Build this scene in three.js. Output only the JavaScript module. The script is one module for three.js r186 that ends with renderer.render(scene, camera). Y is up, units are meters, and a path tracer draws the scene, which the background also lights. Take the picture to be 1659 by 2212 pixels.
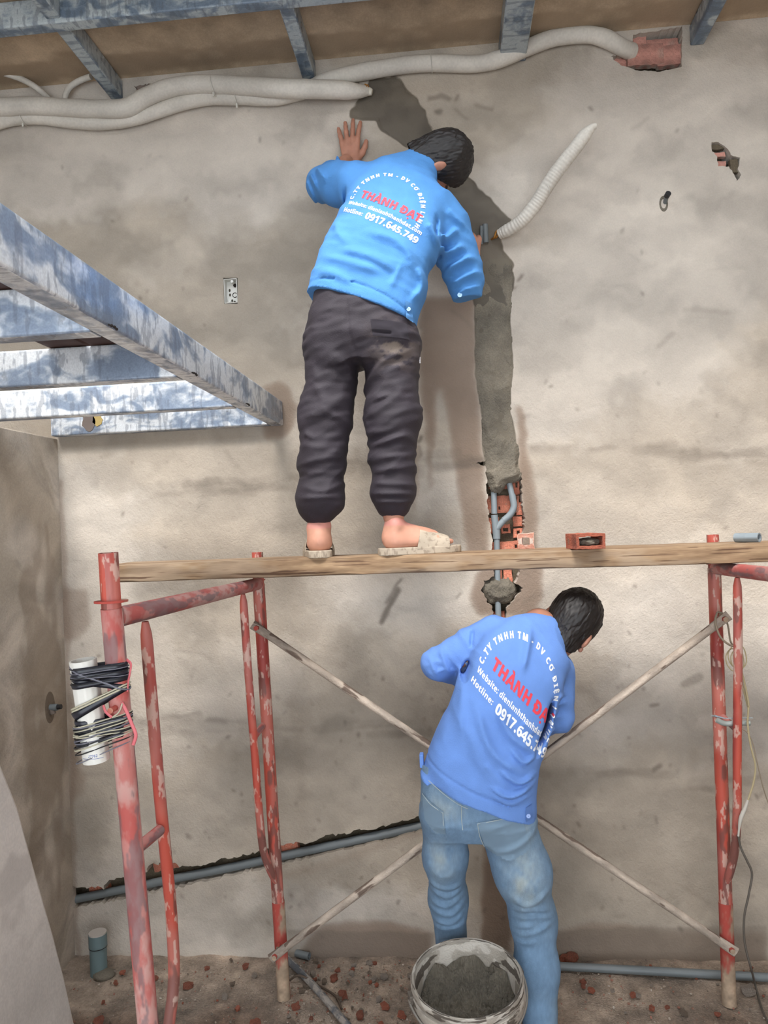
import * as THREE from 'three';
import { mergeGeometries, mergeVertices, toCreasedNormals } from 'three/addons/utils/BufferGeometryUtils.js';
import { RoundedBoxGeometry } from 'three/addons/geometries/RoundedBoxGeometry.js';

// ------------------------------------------------------------------ camera, sky, light, exposure
const scene = new THREE.Scene();
const camera = new THREE.PerspectiveCamera(67.77, 1659 / 2212, 0.05, 60);
camera.position.set(0, 1.65, 2.92);
camera.up.set(0.0422, 0.999, 0.0121);
camera.lookAt(-0.0874, 1.6658, 1.924);
const renderer = new THREE.WebGLRenderer({ antialias: true });
renderer.toneMapping = THREE.LinearToneMapping;
renderer.toneMappingExposure = 1.72;
renderer.shadowMap.enabled = true;
renderer.shadowMap.type = THREE.PCFSoftShadowMap;
scene.background = new THREE.Color(0.86, 0.93, 1.0);              // flat bright overcast sky over the open light well
scene.backgroundIntensity = 2.9;
const sun = new THREE.DirectionalLight(0xfffaf4, 2.9);            // the veiled sun: very soft
sun.position.set(-0.9, 8.2, 5.0); sun.target.position.set(0, 1, 0.1);
sun.shadow.radius = 34; sun.castShadow = true;
sun.shadow.mapSize.set(2048, 2048);
Object.assign(sun.shadow.camera, { left: -3, right: 3, top: 4, bottom: -3, near: 1, far: 14 });
scene.add(sun, sun.target);

// ------------------------------------------------------------------ helpers
let seed = 20;
const rnd = () => { seed = (seed + 0x6d2b79f5) | 0; let t = Math.imul(seed ^ (seed >>> 15), 1 | seed); t = (t + Math.imul(t ^ (t >>> 7), 61 | t)) ^ t; return ((t ^ (t >>> 14)) >>> 0) / 4294967296; };
const rr = (a, b) => a + (b - a) * rnd();
const V = (a) => new THREE.Vector3(a[0], a[1], a[2]);
const lerp = THREE.MathUtils.lerp, clamp = THREE.MathUtils.clamp, sstep = THREE.MathUtils.smoothstep;
const PT = new Uint8Array(512), HV = new Float32Array(256);
for (let i = 0; i < 256; i++) { PT[i] = i; HV[i] = rnd() * 2 - 1; }
for (let i = 255; i > 0; i--) { const j = Math.floor(rnd() * (i + 1)), t = PT[i]; PT[i] = PT[j]; PT[j] = t; }
for (let i = 0; i < 256; i++) PT[i + 256] = PT[i];
function noise(x, y, z) {                                          // value noise, -1..1; a whole z costs half
  const i = Math.floor(x), j = Math.floor(y), k = Math.floor(z); x -= i; y -= j; z -= k;
  const u = x * x * (3 - 2 * x), v = y * y * (3 - 2 * y), j0 = j & 255, j1 = (j + 1) & 255, k0 = k & 255;
  const A = PT[i & 255], B = PT[(i + 1) & 255], a0 = PT[A + j0], b0 = PT[B + j0], a1 = PT[A + j1], b1 = PT[B + j1];
  const p = HV[PT[a0 + k0]], q = HV[PT[a1 + k0]], e = p + (HV[PT[b0 + k0]] - p) * u, f = q + (HV[PT[b1 + k0]] - q) * u, r = e + (f - e) * v;
  if (z === 0) return r;
  const k1 = (k + 1) & 255, w = z * z * (3 - 2 * z), p1 = HV[PT[a0 + k1]], q1 = HV[PT[a1 + k1]], e1 = p1 + (HV[PT[b0 + k1]] - p1) * u, f1 = q1 + (HV[PT[b1 + k1]] - q1) * u;
  return r + (e1 + (f1 - e1) * v - r) * w;
}
const fbm = (x, y, z, o = 4) => { let s = 0, a = 0.5; const whole = Number.isInteger(z); for (let i = 0; i < o; i++) { s += a * noise(x, y, z); x = x * 2.03 + 7; y = y * 2.03 + 3; z = whole ? z + 11 : z * 2.03; a *= 0.5; } return s; };

const taken = {};
const numbered = (n) => { const k = (taken[n] = (taken[n] ?? -1) + 1); return k ? n + '_' + String(k).padStart(3, '0') : n; };
function tag(o, label, category, group, kind) { if (label) o.userData.label = label; if (category) o.userData.category = category; if (group) o.userData.group = group; if (kind) o.userData.kind = kind; return o; }
function thing(name, label, category, pos = [0, 0, 0], group) { const o = new THREE.Group(); o.name = numbered(name); o.position.set(...pos); scene.add(o); return tag(o, label, category, group); }
function part(name, geo, mat, parent, label) { const m = new THREE.Mesh(geo, mat); m.name = name; m.castShadow = m.receiveShadow = true; parent.add(m); if (label) m.userData.label = label; return m; }
function single(name, geo, mat, label, category, group) { const m = part(numbered(name), geo, mat, scene); return tag(m, label, category, group); }
function struct(name, geo, mat) { const m = part(name, geo, mat, scene); m.userData.kind = 'structure'; return m; }
function copy(root, label, pos, rot) { const r = root.clone(); r.name = numbered(root.name.replace(/_\d{3}$/, '')); r.userData = { ...root.userData, label }; if (pos) r.position.set(...pos); if (rot) r.rotation.set(...rot); scene.add(r); return r; }

// geometry: every helper gives uv in metres
function uvBox(g) {
  if (g.index) g = g.toNonIndexed();
  const p = g.attributes.position, n = g.attributes.normal, uv = new Float32Array(p.count * 2);
  for (let i = 0; i < p.count; i += 3) {
    let ax = 0, ay = 0, az = 0;
    for (let j = i; j < i + 3; j++) { ax += Math.abs(n.getX(j)); ay += Math.abs(n.getY(j)); az += Math.abs(n.getZ(j)); }
    for (let j = i; j < i + 3; j++) {
      const x = p.getX(j), y = p.getY(j), z = p.getZ(j);
      const [a, b] = az >= ax && az >= ay ? [x, y] : ax >= ay ? [z, y] : [x, z];
      uv[j * 2] = a; uv[j * 2 + 1] = b;
    }
  }
  g.setAttribute('uv', new THREE.BufferAttribute(uv, 2));
  return g;
}
const box = (w, h, d, r = 0.003, at = [0, 0, 0], seg = 2) => { const g = uvBox(new RoundedBoxGeometry(w, h, d, seg, Math.min(r, w / 2.01, h / 2.01, d / 2.01))); return g.translate(...at); };
const strip = (g) => { const o = new THREE.BufferGeometry(); for (const k of ['position', 'normal', 'uv']) if (g.attributes[k]) o.setAttribute(k, g.attributes[k].clone()); if (g.index) o.setIndex(g.index.clone()); return o.index ? o.toNonIndexed() : o; };
const merge = (list) => mergeGeometries(list.map(strip));
// swept tube with round section; r may be a function of t; caps closed
function tube(pts, r, o = {}) {
  const { seg = 12, n = 0, closed = false, cap = true, flat = 1, straight = false } = o;
  const P = pts.map(V), C = straight ? new THREE.CurvePath() : new THREE.CatmullRomCurve3(P, closed, 'centripetal');
  if (straight) for (let i = 0; i < P.length - 1; i++) C.add(new THREE.LineCurve3(P[i], P[i + 1]));
  const N = n || (P.length === 2 ? 1 : (P.length - 1) * 8), len = C.getLength(), R = typeof r === 'function' ? r : () => r;
  const pos = [], uv = [], idx = [], pt = [], fr = [];
  for (let i = 0; i <= N; i++) pt.push(P.length === 2 ? P[0].clone().lerp(P[1], i / N) : C.getPointAt(i / N));
  let up = null;
  for (let i = 0; i <= N; i++) {
    const t = pt[Math.min(i + 1, N)].clone().sub(pt[Math.max(i - 1, 0)]).normalize();
    if (!up) up = Math.abs(t.y) < 0.9 ? new THREE.Vector3(0, 1, 0) : new THREE.Vector3(1, 0, 0);
    up = up.clone().addScaledVector(t, -up.dot(t)).normalize();
    fr.push([up, t.clone().cross(up)]);
  }
  for (let i = 0; i <= N; i++) for (let j = 0; j <= seg; j++) {
    const a = (j / seg) * 2 * Math.PI, rad = R(i / N, a), v = pt[i].clone().addScaledVector(fr[i][0], Math.cos(a) * rad).addScaledVector(fr[i][1], Math.sin(a) * rad * flat);
    pos.push(v.x, v.y, v.z); uv.push((j / seg) * 2 * Math.PI * (R(0.5, 0) || 0.01), (i / N) * len);
  }
  for (let i = 0; i < N; i++) for (let j = 0; j < seg; j++) { const a = i * (seg + 1) + j, b = a + seg + 1; idx.push(a, a + 1, b, b, a + 1, b + 1); }
  let g = new THREE.BufferGeometry();
  g.setAttribute('position', new THREE.Float32BufferAttribute(pos, 3)); g.setAttribute('uv', new THREE.Float32BufferAttribute(uv, 2)); g.setIndex(idx);
  g.computeVertexNormals();
  const nn = g.attributes.normal;                                  // close the seam in the shading
  for (let i = 0; i <= N; i++) { const a = i * (seg + 1), b = a + seg, v = new THREE.Vector3(nn.getX(a) + nn.getX(b), nn.getY(a) + nn.getY(b), nn.getZ(a) + nn.getZ(b)).normalize(); nn.setXYZ(a, v.x, v.y, v.z); nn.setXYZ(b, v.x, v.y, v.z); }
  if (!cap || closed) return strip(g);
  const caps = [];
  for (const [i, s] of [[0, -1], [N, 1]]) {
    const cp = [], cu = [], cn = [], nrm = fr[i][0].clone().cross(fr[i][1]).multiplyScalar(s), at = (j) => pos.slice((i * (seg + 1) + j) * 3, (i * (seg + 1) + j) * 3 + 3);
    for (let j = 0; j < seg; j++) for (const v of s > 0 ? [pt[i].toArray(), at(j), at(j + 1)] : [pt[i].toArray(), at(j + 1), at(j)]) { cp.push(...v); cu.push(v[0] + v[2], v[1]); cn.push(nrm.x, nrm.y, nrm.z); }
    const c = new THREE.BufferGeometry(); c.setAttribute('position', new THREE.Float32BufferAttribute(cp, 3)); c.setAttribute('normal', new THREE.Float32BufferAttribute(cn, 3)); c.setAttribute('uv', new THREE.Float32BufferAttribute(cu, 2));
    caps.push(c);
  }
  return merge([g, ...caps]);
}
// a hollow length of pipe from a to b
function hollow(a, b, R, r, seg = 20) {
  const A = V(a), B = V(b), L = A.distanceTo(B);
  const g = new THREE.LatheGeometry([[r, 0], [R, 0], [R, L], [r, L], [r, 0]].map((q) => new THREE.Vector2(...q)), seg);
  const c = toCreasedNormals(g, 0.6); for (let i = 0, u = c.attributes.uv; i < u.count; i++) u.setXY(i, u.getX(i) * 6.283 * R, c.attributes.position.getY(i)); c.applyQuaternion(new THREE.Quaternion().setFromUnitVectors(new THREE.Vector3(0, 1, 0), B.sub(A).normalize()));
  return c.translate(...a);
}
const shapeOf = (pts) => new THREE.Shape(pts.map((q) => new THREE.Vector2(q[0], q[1])));
function extrude(pts, depth, bevel = 0, holes = []) {
  const s = shapeOf(pts); for (const h of holes) s.holes.push(new THREE.Path(h.map((q) => new THREE.Vector2(q[0], q[1]))));
  return new THREE.ExtrudeGeometry(s, { depth: depth - 2 * bevel, bevelEnabled: bevel > 0, bevelSize: bevel, bevelOffset: -bevel, bevelThickness: bevel, bevelSegments: 2, curveSegments: 8 }).translate(0, 0, bevel);
}
function ragged(pts, amp, step = 0.008) {                          // broken edge: the outline cut short and jittered
  const out = [];
  pts.forEach((a, i) => { const b = pts[(i + 1) % pts.length], n = Math.max(1, Math.round(Math.hypot(b[0] - a[0], b[1] - a[1]) / step)); for (let k = 0; k < n; k++) out.push([lerp(a[0], b[0], k / n) + rr(-amp, amp), lerp(a[1], b[1], k / n) + rr(-amp, amp)]); });
  return out;
}
// textures: fn(u, v in metres) -> sRGB 0..255
function tex(w, h, size, fn, wrap = THREE.MirroredRepeatWrapping, color = true) {
  const d = new Uint8Array(w * h * 4), sy = (size * h) / w;
  for (let y = 0; y < h; y++) for (let x = 0; x < w; x++) { const c = fn((x / w) * size, (y / h) * sy), i = (y * w + x) * 4; d[i] = clamp(c[0], 0, 255); d[i + 1] = clamp(c[1], 0, 255); d[i + 2] = clamp(c[2], 0, 255); d[i + 3] = 255; }
  const t = new THREE.DataTexture(d, w, h, THREE.RGBAFormat);
  t.colorSpace = color ? THREE.SRGBColorSpace : THREE.NoColorSpace; t.magFilter = THREE.LinearFilter; t.minFilter = THREE.LinearMipmapLinearFilter; t.generateMipmaps = true; t.wrapS = t.wrapT = wrap; t.repeat.set(1 / size, 1 / sy); t.needsUpdate = true;
  return t;
}
const gray = (g) => [g, g, g];
const mixc = (a, b, t) => [lerp(a[0], b[0], t), lerp(a[1], b[1], t), lerp(a[2], b[2], t)];
const std = (o) => new THREE.MeshStandardMaterial({ roughness: 0.85, ...o });
const phys = (o) => new THREE.MeshPhysicalMaterial({ roughness: 0.85, ...o });
// distance to a closed outline, negative inside
function polyDist(pts, x, y) {
  let d = 1e9, inside = false;
  for (let i = 0, j = pts.length - 1; i < pts.length; j = i++) {
    const [ax, ay] = pts[j], [bx, by] = pts[i], dx = bx - ax, dy = by - ay, t = clamp(((x - ax) * dx + (y - ay) * dy) / (dx * dx + dy * dy), 0, 1), ex = x - ax - dx * t, ey = y - ay - dy * t;
    d = Math.min(d, ex * ex + ey * ey);
    if (ay > y !== by > y && x < ((bx - ax) * (y - ay)) / (by - ay) + ax) inside = !inside;
  }
  return Math.sqrt(d) * (inside ? -1 : 1);
}

// ------------------------------------------------------------------ surface textures
const WX = -1.95, WS = 3.5;                                        // the wall texture covers x -1.95..1.55, y 0..3.5
function mask(draw, blur) {
  const c = document.createElement('canvas'); c.width = c.height = 1024; const k = c.getContext('2d');
  k.fillStyle = '#000'; k.fillRect(0, 0, 1024, 1024); k.fillStyle = k.strokeStyle = '#fff'; k.lineCap = k.lineJoin = 'round';
  const S = 1024 / WS, path = (pts, close = true) => { k.beginPath(); pts.forEach((p, i) => k[i ? 'lineTo' : 'moveTo']((p[0] - WX) * S, 1024 - p[1] * S)); if (close) k.closePath(); };
  draw(k, (pts, a = 1) => { k.globalAlpha = a; path(pts); k.fill(); }, (pts, w, a = 1) => { k.globalAlpha = a; path(pts, false); k.lineWidth = w * S; k.stroke(); });
  const raw = k.getImageData(0, 0, 1024, 1024).data, d = new Float32Array(1024 * 1024), r = Math.round(blur), tmp = new Float32Array(1024);
  for (let i = 0; i < d.length; i++) d[i] = raw[i * 4];
  for (const [a, b] of [[1, 1024], [1024, 1], [1, 1024], [1024, 1]]) for (let l = 0; l < 1024; l++) {   // box blur, rows then columns, twice
    let sum = 0; for (let i = -r; i <= r; i++) sum += d[l * b + clamp(i, 0, 1023) * a];
    for (let i = 0; i < 1024; i++) { tmp[i] = sum / (2 * r + 1); sum += d[l * b + Math.min(i + r + 1, 1023) * a] - d[l * b + Math.max(i - r, 0) * a]; }
    for (let i = 0; i < 1024; i++) d[l * b + i * a] = tmp[i];
  }
  return (x, y) => {                                                // bilinear
    const fx = clamp((x - WX) * S, 0, 1022.9), fy = clamp(1024 - y * S, 0, 1022.9), i = Math.floor(fx), j = Math.floor(fy), u = fx - i, v = fy - j, o = j * 1024 + i;
    return ((d[o] * (1 - u) + d[o + 1] * u) * (1 - v) + (d[o + 1024] * (1 - u) + d[o + 1025] * u) * v) / 255;
  };
}
const wetPoly = [[-.332,3.259],[-.307,3.284],[-.27,3.317],[-.24,3.374],[-.124,3.37],[-.099,3.319],[-.056,3.279],[-.022,3.222],[-.007,3.167],[.039,3.118],[.101,2.984],[.168,2.911],[.226,2.844],[.289,2.787],[.241,2.736],[.228,2.675],[.258,2.637],[.278,2.583],[.27,2.509],[.25,2.454],[.121,2.462],[.101,2.577],[.07,2.686],[.014,2.816],[-.077,2.984],[-.108,3.095],[-.16,3.135],[-.198,3.171],[-.22,3.222],[-.283,3.227],[-.315,3.235]];
const stripPoly = [[.125,2.576],[.123,2.398],[.115,2.292],[.119,2.168],[.131,2.043],[.13,1.937],[.14,1.856],[.158,1.786],[.167,1.756],[.185,1.758],[.203,1.782],[.22,1.796],[.246,1.798],[.269,1.811],[.263,1.878],[.257,1.94],[.241,2.055],[.248,2.125],[.261,2.266],[.256,2.39],[.266,2.495],[.278,2.579],[.258,2.637],[.191,2.642]];
const maskWet = mask((k, fill) => { fill(wetPoly); }, 2);
const maskStrip = mask((k, fill) => { fill(stripPoly); }, 2);
const maskDamp = mask((k, fill, line) => {
  fill([[-.093,2.519],[.133,2.504],[.127,2.167],[.131,1.973],[.14,1.778],[.147,1.514],[.09,1.49],[.056,1.517],[.03,1.73],[.012,1.943],[-.004,2.104],[-.026,2.167],[-.036,2.052],[-.056,1.876],[-.071,1.77],[-.089,1.771],[-.078,1.948],[-.094,2.073],[-.101,2.234]], 0.8);
  fill([[-.148,1.951],[-.106,1.949],[-.118,1.79],[-.14,1.684],[-.16,1.685]], 0.7);
  fill([[.259,2.093],[.289,2.07],[.305,1.964],[.293,1.926],[.314,1.84],[.327,1.717],[.327,1.507],[.335,1.35],[.306,1.263],[.081,1.279],[.049,1.359],[.088,1.454],[.247,1.51],[.269,1.685],[.259,1.861]], 0.85);
  fill([[.074,.475],[.165,.492],[.17,.206],[.155,.012],[.047,.007]], 1);
  fill([[-1.65,1.447],[-1.438,1.451],[-1.434,1.293],[-1.464,1.261],[-1.5,1.225],[-1.534,1.235],[-1.637,1.262]], 0.55);
  fill([[-1.547,.868],[-1.505,.858],[-1.502,.73],[-1.476,.715],[-1.483,.62],[-1.556,.603]], 0.5);
  fill([[-.716,2.205],[-.651,2.219],[-.601,2.198],[-.571,2.117],[-.589,2.036],[-.645,1.991],[-.722,1.998]], 0.75);
  line([[-1.553,1.873],[-1.551,1.392],[-1.541,1.024],[-1.549,.383],[-1.544,.001]], 0.035, 0.7);
  fill([[-.571,.119],[-.444,.142],[-.284,.134],[-.136,.1],[-.14,-.005],[-.666,-.002]], 0.75);
  fill([[.307,.103],[.478,.138],[.696,.113],[1.09,.107],[1.084,-.019],[.301,-.018]], 0.6);
  line([[-.709,.301],[-.434,.38],[-.173,.476]], 0.05, 0.4);
  fill([[.056,1.941],[.135,1.941],[.14,1.845],[.063,1.843]], 0.5);
}, 4);
const maskDirt = mask((k, fill, line) => {
  const r0 = seed; seed = 77;
  for (let i = 0; i < 80; i++) {                                    // trowel drags, scuffs, drips
    const x = rr(-1.9, 1.5), y = rr(0.1, 3.4), a = rr(-0.9, 0.9), L = rr(0.02, 0.16), c = rr(-0.4, 0.4);
    line([0, 0.25, 0.5, 0.75, 1].map((t) => [x + Math.cos(a) * L * t, y + Math.sin(a) * L * t + c * L * t * (1 - t)]), rr(0.003, 0.02), rr(0.05, 0.18));
  }
  for (let i = 0; i < 420; i++) { const low = rnd() < 0.75, x = rr(-1.5, 1.3), y = low ? rr(0.05, 1.2) : rr(1.2, 3.4), w = rr(0.002, 0.009); line([[x, y], [x + rr(-0.01, 0.01), y + rr(-0.014, 0.014)]], w, rr(0.2, 0.75)); }
  line([[-.28,1.272],[-.244,1.333],[-.211,1.394]], 0.02, 0.8); line([[-.261,1.342],[-.202,1.438]], 0.012, 0.6);
  line([[.005,1.36],[.023,1.374]], 0.01, 0.5);
  line([[-.011,3.281],[.033,3.284],[.063,3.27]], 0.02, 0.5); line([[.086,3.261],[.096,3.283]], 0.01, 0.6); line([[.164,3.236],[.22,3.217]], 0.014, 0.35); line([[.018,3.222],[.027,3.221]], 0.02, 0.7); line([[.084,3.231],[.13,3.185]], 0.008, 0.4);
  line([[.289,2.552],[.307,2.57]], 0.008, 0.9); line([[.274,2.521],[.281,2.526]], 0.006, 0.8);
  line([[-.111,1.958],[-.098,1.975]], 0.016, 0.7); line([[-.11,1.94],[-.104,1.905]], 0.01, 0.5);
  line([[.708,.933],[.733,.938]], 0.012, 0.6); line([[.833,1.008],[.888,1.032]], 0.03, 0.35); line([[.71,.693],[.736,.71]], 0.012, 0.7);
  for (const [a, b] of [[[.282,1.916],[1.171,1.842]], [[-1.17,1.815],[-.557,1.828]], [[-.591,1.883],[.123,1.867]], [[-.207,.723],[1.114,.629]], [[-1.488,.913],[-.201,.855]]])
    for (let i = 0; i < 26; i++) { const t = rnd(), x = lerp(a[0], b[0], t), y = lerp(a[1], b[1], t) + rr(-0.03, 0.03); line([[x, y], [x + rr(0.05, 0.18), y + rr(-0.015, 0.015)]], rr(0.01, 0.035), rr(0.07, 0.2)); }
  fill([[.289,.102],[1.09,.124],[1.083,-.027],[.284,-.027]], 0.3); fill([[-.698,.097],[-.127,.091],[-.132,-.013],[-.703,-.01]], 0.35);
  seed = r0;
}, 1);
const maskPale = mask((k, fill, line) => {
  const r0 = seed; seed = 501;
  for (let i = 0; i < 120; i++) { const x = rr(-1.7, 1.4), y = rr(0.2, 3.3), a = rr(-1, 1), L = rr(0.04, 0.25); line([[x, y], [x + Math.cos(a) * L * 0.5, y + Math.sin(a) * L * 0.5 + rr(-0.02, 0.02)], [x + Math.cos(a) * L, y + Math.sin(a) * L]], rr(0.01, 0.07), rr(0.08, 0.3)); }
  fill([[.007,2.103],[.021,2.138],[.056,1.941],[.031,1.978]], 0.9); line([[.072,2.1],[.06,1.87]], 0.018, 0.8); line([[.309,1.42],[.308,1.316]], 0.008, 0.9); line([[.236,1.335],[.254,1.265]], 0.01, 0.7); line([[.114,1.656],[.117,1.629]], 0.004, 0.8);
  seed = r0;
}, 3);
const wallMap = (() => {
  const t = tex(2048, 2048, WS, (u, v) => {
    const x = u + WX, y = v, wx = 0.012 * fbm(x * 9, y * 9, 1, 3) + 0.004 * noise(x * 34, y * 34, 2), wy = 0.012 * fbm(x * 9, y * 9, 5, 3) + 0.004 * noise(x * 34, y * 34, 8);
    const big = fbm(x * 1.3 + wx * 12, y * 2.2 + wy * 12, 3, 3), mid = fbm(x * 6 + wx * 30, y * 9 + wy * 30, 9, 3), fine = noise(x * 300, y * 300, 4) * 0.5 + noise(x * 700, y * 700, 6) * 0.5;
    let c = mixc([164, 153, 139], [179, 170, 159], sstep(big, -0.25, 0.3));
    const m = 1 + big * 0.06 + mid * 0.16 + fine * 0.035;
    c = c.map((q) => q * m);
    const pale = maskPale(x + wx, y + wy), dirt = maskDirt(x + wx * 0.7, y + wy * 0.7), damp = sstep(maskDamp(x + wx, y + wy), 0.15, 0.95), wet = sstep(maskWet(x + wx * 1.8, y + wy * 1.8), 0.3, 0.7), st = sstep(maskStrip(x + wx * 0.6, y + wy * 0.6), 0.35, 0.65);
    c = mixc(c, [206, 194, 180], pale * 0.4);
    c = mixc(c, [114, 94, 79], damp * 0.72);
    c = mixc(c, [82, 74, 66], dirt * 0.8);
    c = mixc(c, [90 + mid * 32, 82 + mid * 30, 71 + mid * 26], wet * 0.92); c = mixc(c, [98 + mid * 34, 91 + mid * 32, 79 + mid * 28], st * 0.94);
    return c;
  }, THREE.ClampToEdgeWrapping);
  t.offset.set(-WX / WS, 0);
  return t;
})();
const grainBump = tex(512, 512, 0.4, (u, v) => gray(128 + 55 * fbm(u * 40, v * 40, 1, 3) + 40 * noise(u * 260, v * 260, 3) + 25 * noise(u * 600, v * 600, 5)), THREE.MirroredRepeatWrapping, false);
const trowelBump = tex(1024, 1024, 2.2, (u, v) => { const w = fbm(u * 3, v * 3, 2, 3); return gray(128 + 70 * fbm(u * 4 + w * 3, v * 7 + w * 3, 1, 4) + 16 * noise(u * 120, v * 120, 3) + 22 * noise(u * 380, v * 380, 9)); }, THREE.MirroredRepeatWrapping, false);
const plasterWall = std({ map: wallMap, bumpMap: trowelBump, bumpScale: 0.006, roughness: 0.9 });
const plasterMap = tex(1024, 1024, 2.4, (u, v) => {
  const w = fbm(u * 3, v * 3, 12, 3), a = fbm(u * 1.6 + w, v * 1.6, 7, 3), b = fbm(u * 9 + w * 3, v * 12 + w * 3, 4, 3), f = noise(u * 280, v * 280, 4);
  let c = mixc([172, 160, 145], [188, 178, 166], sstep(a, -0.25, 0.25)); const m = 1 + b * 0.16 + f * 0.04; c = c.map((q) => q * m);
  return mixc(c, [112, 96, 80], sstep(fbm(u * 4, v * 2, 30, 4), 0.16, 0.34) * 0.35);
});
const plaster = std({ map: plasterMap, bumpMap: trowelBump, bumpScale: 0.006, roughness: 0.9 });
const boardMap = tex(1024, 512, 2.4, (u, v) => { const a = fbm(u * 2.2, v * 3, 5, 4), b = fbm(u * 14, v * 14, 8, 3), f = noise(u * 300, v * 300, 1); const m = 1 + a * 0.35 + b * 0.16 + f * 0.05; return mixc([172 * m, 152 * m, 128 * m], [140, 120, 98], sstep(fbm(u * 3, v * 5, 21, 4), 0.1, 0.4) * 0.6); });
const ceilingBoard = std({ map: boardMap, bumpMap: grainBump, bumpScale: 0.001, roughness: 0.92 });
const paleMap = tex(512, 1024, 0.9, (u, v) => { const a = fbm(u * 3, v * 3, 2, 4), b = noise(u * 200, v * 200, 2), s = sstep(fbm(u * 7, v * 7, 40, 3), 0.18, 0.4); const m = 1 + a * 0.14 + b * 0.03; return mixc([212 * m, 205 * m, 198 * m], [176, 168, 161], s * 0.4); });
const palePlaster = std({ map: paleMap, bumpMap: grainBump, bumpScale: 0.001, roughness: 0.85 });
const floorMap = tex(1024, 1024, 2.4, (u, v) => { const a = fbm(u * 2, v * 2, 5, 4), b = fbm(u * 16, v * 16, 8, 4), f = noise(u * 240, v * 240, 1); const m = 1 + a * 0.3 + b * 0.36 + f * 0.1; return mixc([120 * m, 97 * m, 81 * m], [146 * m, 131 * m, 117 * m], sstep(fbm(u * 1.4, v * 1.4, 77, 3), 0, 0.3)); });
const dirtFloor = std({ map: floorMap, bumpMap: grainBump, bumpScale: 0.006, roughness: 0.95 });
const brickMap = tex(512, 512, 0.4, (u, v) => { const a = fbm(u * 20, v * 20, 3, 4), f = noise(u * 500, v * 500, 6), s = sstep(fbm(u * 30, v * 30, 50, 3), 0.12, 0.3); const m = 1 + a * 0.3 + f * 0.1; return mixc([196 * m, 122 * m, 98 * m], [158, 140, 126], s * 0.7); });
const brickMat = std({ map: brickMap, bumpMap: grainBump, bumpScale: 0.004, roughness: 0.92 });
const brickDull = std({ map: tex(256, 256, 0.4, (u, v) => { const m = 1 + 0.35 * fbm(u * 26, v * 26, 13, 4), s = sstep(fbm(u * 14, v * 14, 60, 3), -0.1, 0.2); return mixc([164 * m, 118 * m, 106 * m], [140 * m, 128 * m, 116 * m], s); }), bumpMap: grainBump, bumpScale: 0.004, roughness: 0.95 });
const mortarMap = tex(512, 512, 0.5, (u, v) => { const a = fbm(u * 12, v * 12, 3, 4), f = noise(u * 400, v * 400, 6), m = 1 + a * 0.28 + f * 0.09; return [106 * m, 99 * m, 87 * m]; });
const mortarMat = std({ map: mortarMap, bumpMap: grainBump, bumpScale: 0.004, roughness: 0.8 });
const jointMat = std({ map: mortarMap, bumpMap: grainBump, bumpScale: 0.004, color: 0xd8cfc0, roughness: 0.95 });
const galvMap = tex(1024, 512, 1.2, (u, v) => {
  const w = fbm(u * 6, v * 6, 3, 3), a = fbm(u * 7 + w * 2, v * 16 + w * 2, 9, 4), b = fbm(u * 34, v * 60, 2, 3), d = sstep(fbm(u * 90, v * 26, 44, 3), 0.1, 0.3);
  let c = mixc([136, 150, 170], [224, 228, 232], sstep(a + b * 0.35, -0.28, 0.24)); c = mixc(c, [104, 110, 122], d * 0.35);
  return c.map((q) => q * (1 + 0.05 * noise(u * 400, v * 400, 2)));
});
const galvRough = tex(512, 256, 1.2, (u, v) => gray(110 + 90 * fbm(u * 9, v * 18, 19, 3)), THREE.MirroredRepeatWrapping, false);
const galv = std({ map: galvMap, roughnessMap: galvRough, roughness: 0.9, metalness: 0.3 });
const galvDull = std({ map: galvMap, color: 0xbcc2c2, roughness: 0.8, metalness: 0.05, roughnessMap: galvRough });
const woodMap = tex(1024, 512, 1.1, (u, v) => {
  const w = fbm(u * 2.2, v * 10, 4, 3), g = Math.sin((v * 150 + w * 9 + fbm(u * 3, v * 40, 2, 2) * 6)) * 0.5 + 0.5, f = noise(u * 60, v * 700, 2), d = sstep(fbm(u * 5, v * 16, 14, 4), 0.06, 0.34), k = sstep(fbm(u * 5, v * 170, 61, 3), 0.3, 0.38);
  let c = mixc([122, 96, 72], [162, 136, 106], g * 0.5 + 0.25 + f * 0.22); c = mixc(c, [168, 152, 134], d * 0.4); return mixc(c, [78, 54, 38], k * 0.75);
});
const wood = std({ map: woodMap, bumpMap: woodMap, bumpScale: 0.0015, roughness: 0.85 });
function paint(sd, base, amount) {
  return tex(256, 1024, 0.5, (u, v) => {
    const sp = sstep(fbm(u * 90, v * 30, sd, 4), amount + 0.04, amount + 0.12), dust = sstep(fbm(u * 12, v * 5, sd + 9, 3), -0.1, 0.35), dk = sstep(fbm(u * 34, v * 9, sd + 30, 4), 0.2, 0.34);
    let c = mixc(base, [158, 64, 56], sstep(fbm(u * 20, v * 6, sd + 50, 3), -0.2, 0.3)); c = mixc(c, [182, 128, 118], dust * 0.55); c = mixc(c, [98, 70, 64], dk * 0.6); return mixc(c, [206, 186, 172], sp * 0.7);
  });
}
const redPaint = std({ map: paint(3, [188, 82, 66], 0.2), roughness: 0.55 });
const redDusty = std({ map: tex(256, 1024, 0.5, (u, v) => { const d = sstep(fbm(u * 60, v * 24, 71, 5), -0.3, 0.2) * 0.6 + 0.4 * sstep(fbm(u * 14, v * 6, 7, 3), -0.2, 0.2), e = sstep(fbm(u * 50, v * 14, 5, 4), 0.14, 0.3); let c = mixc([174, 84, 78], [194, 164, 156], d * 0.8); return mixc(c, [104, 92, 96], e * 0.55); }), roughness: 0.75 });
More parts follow.
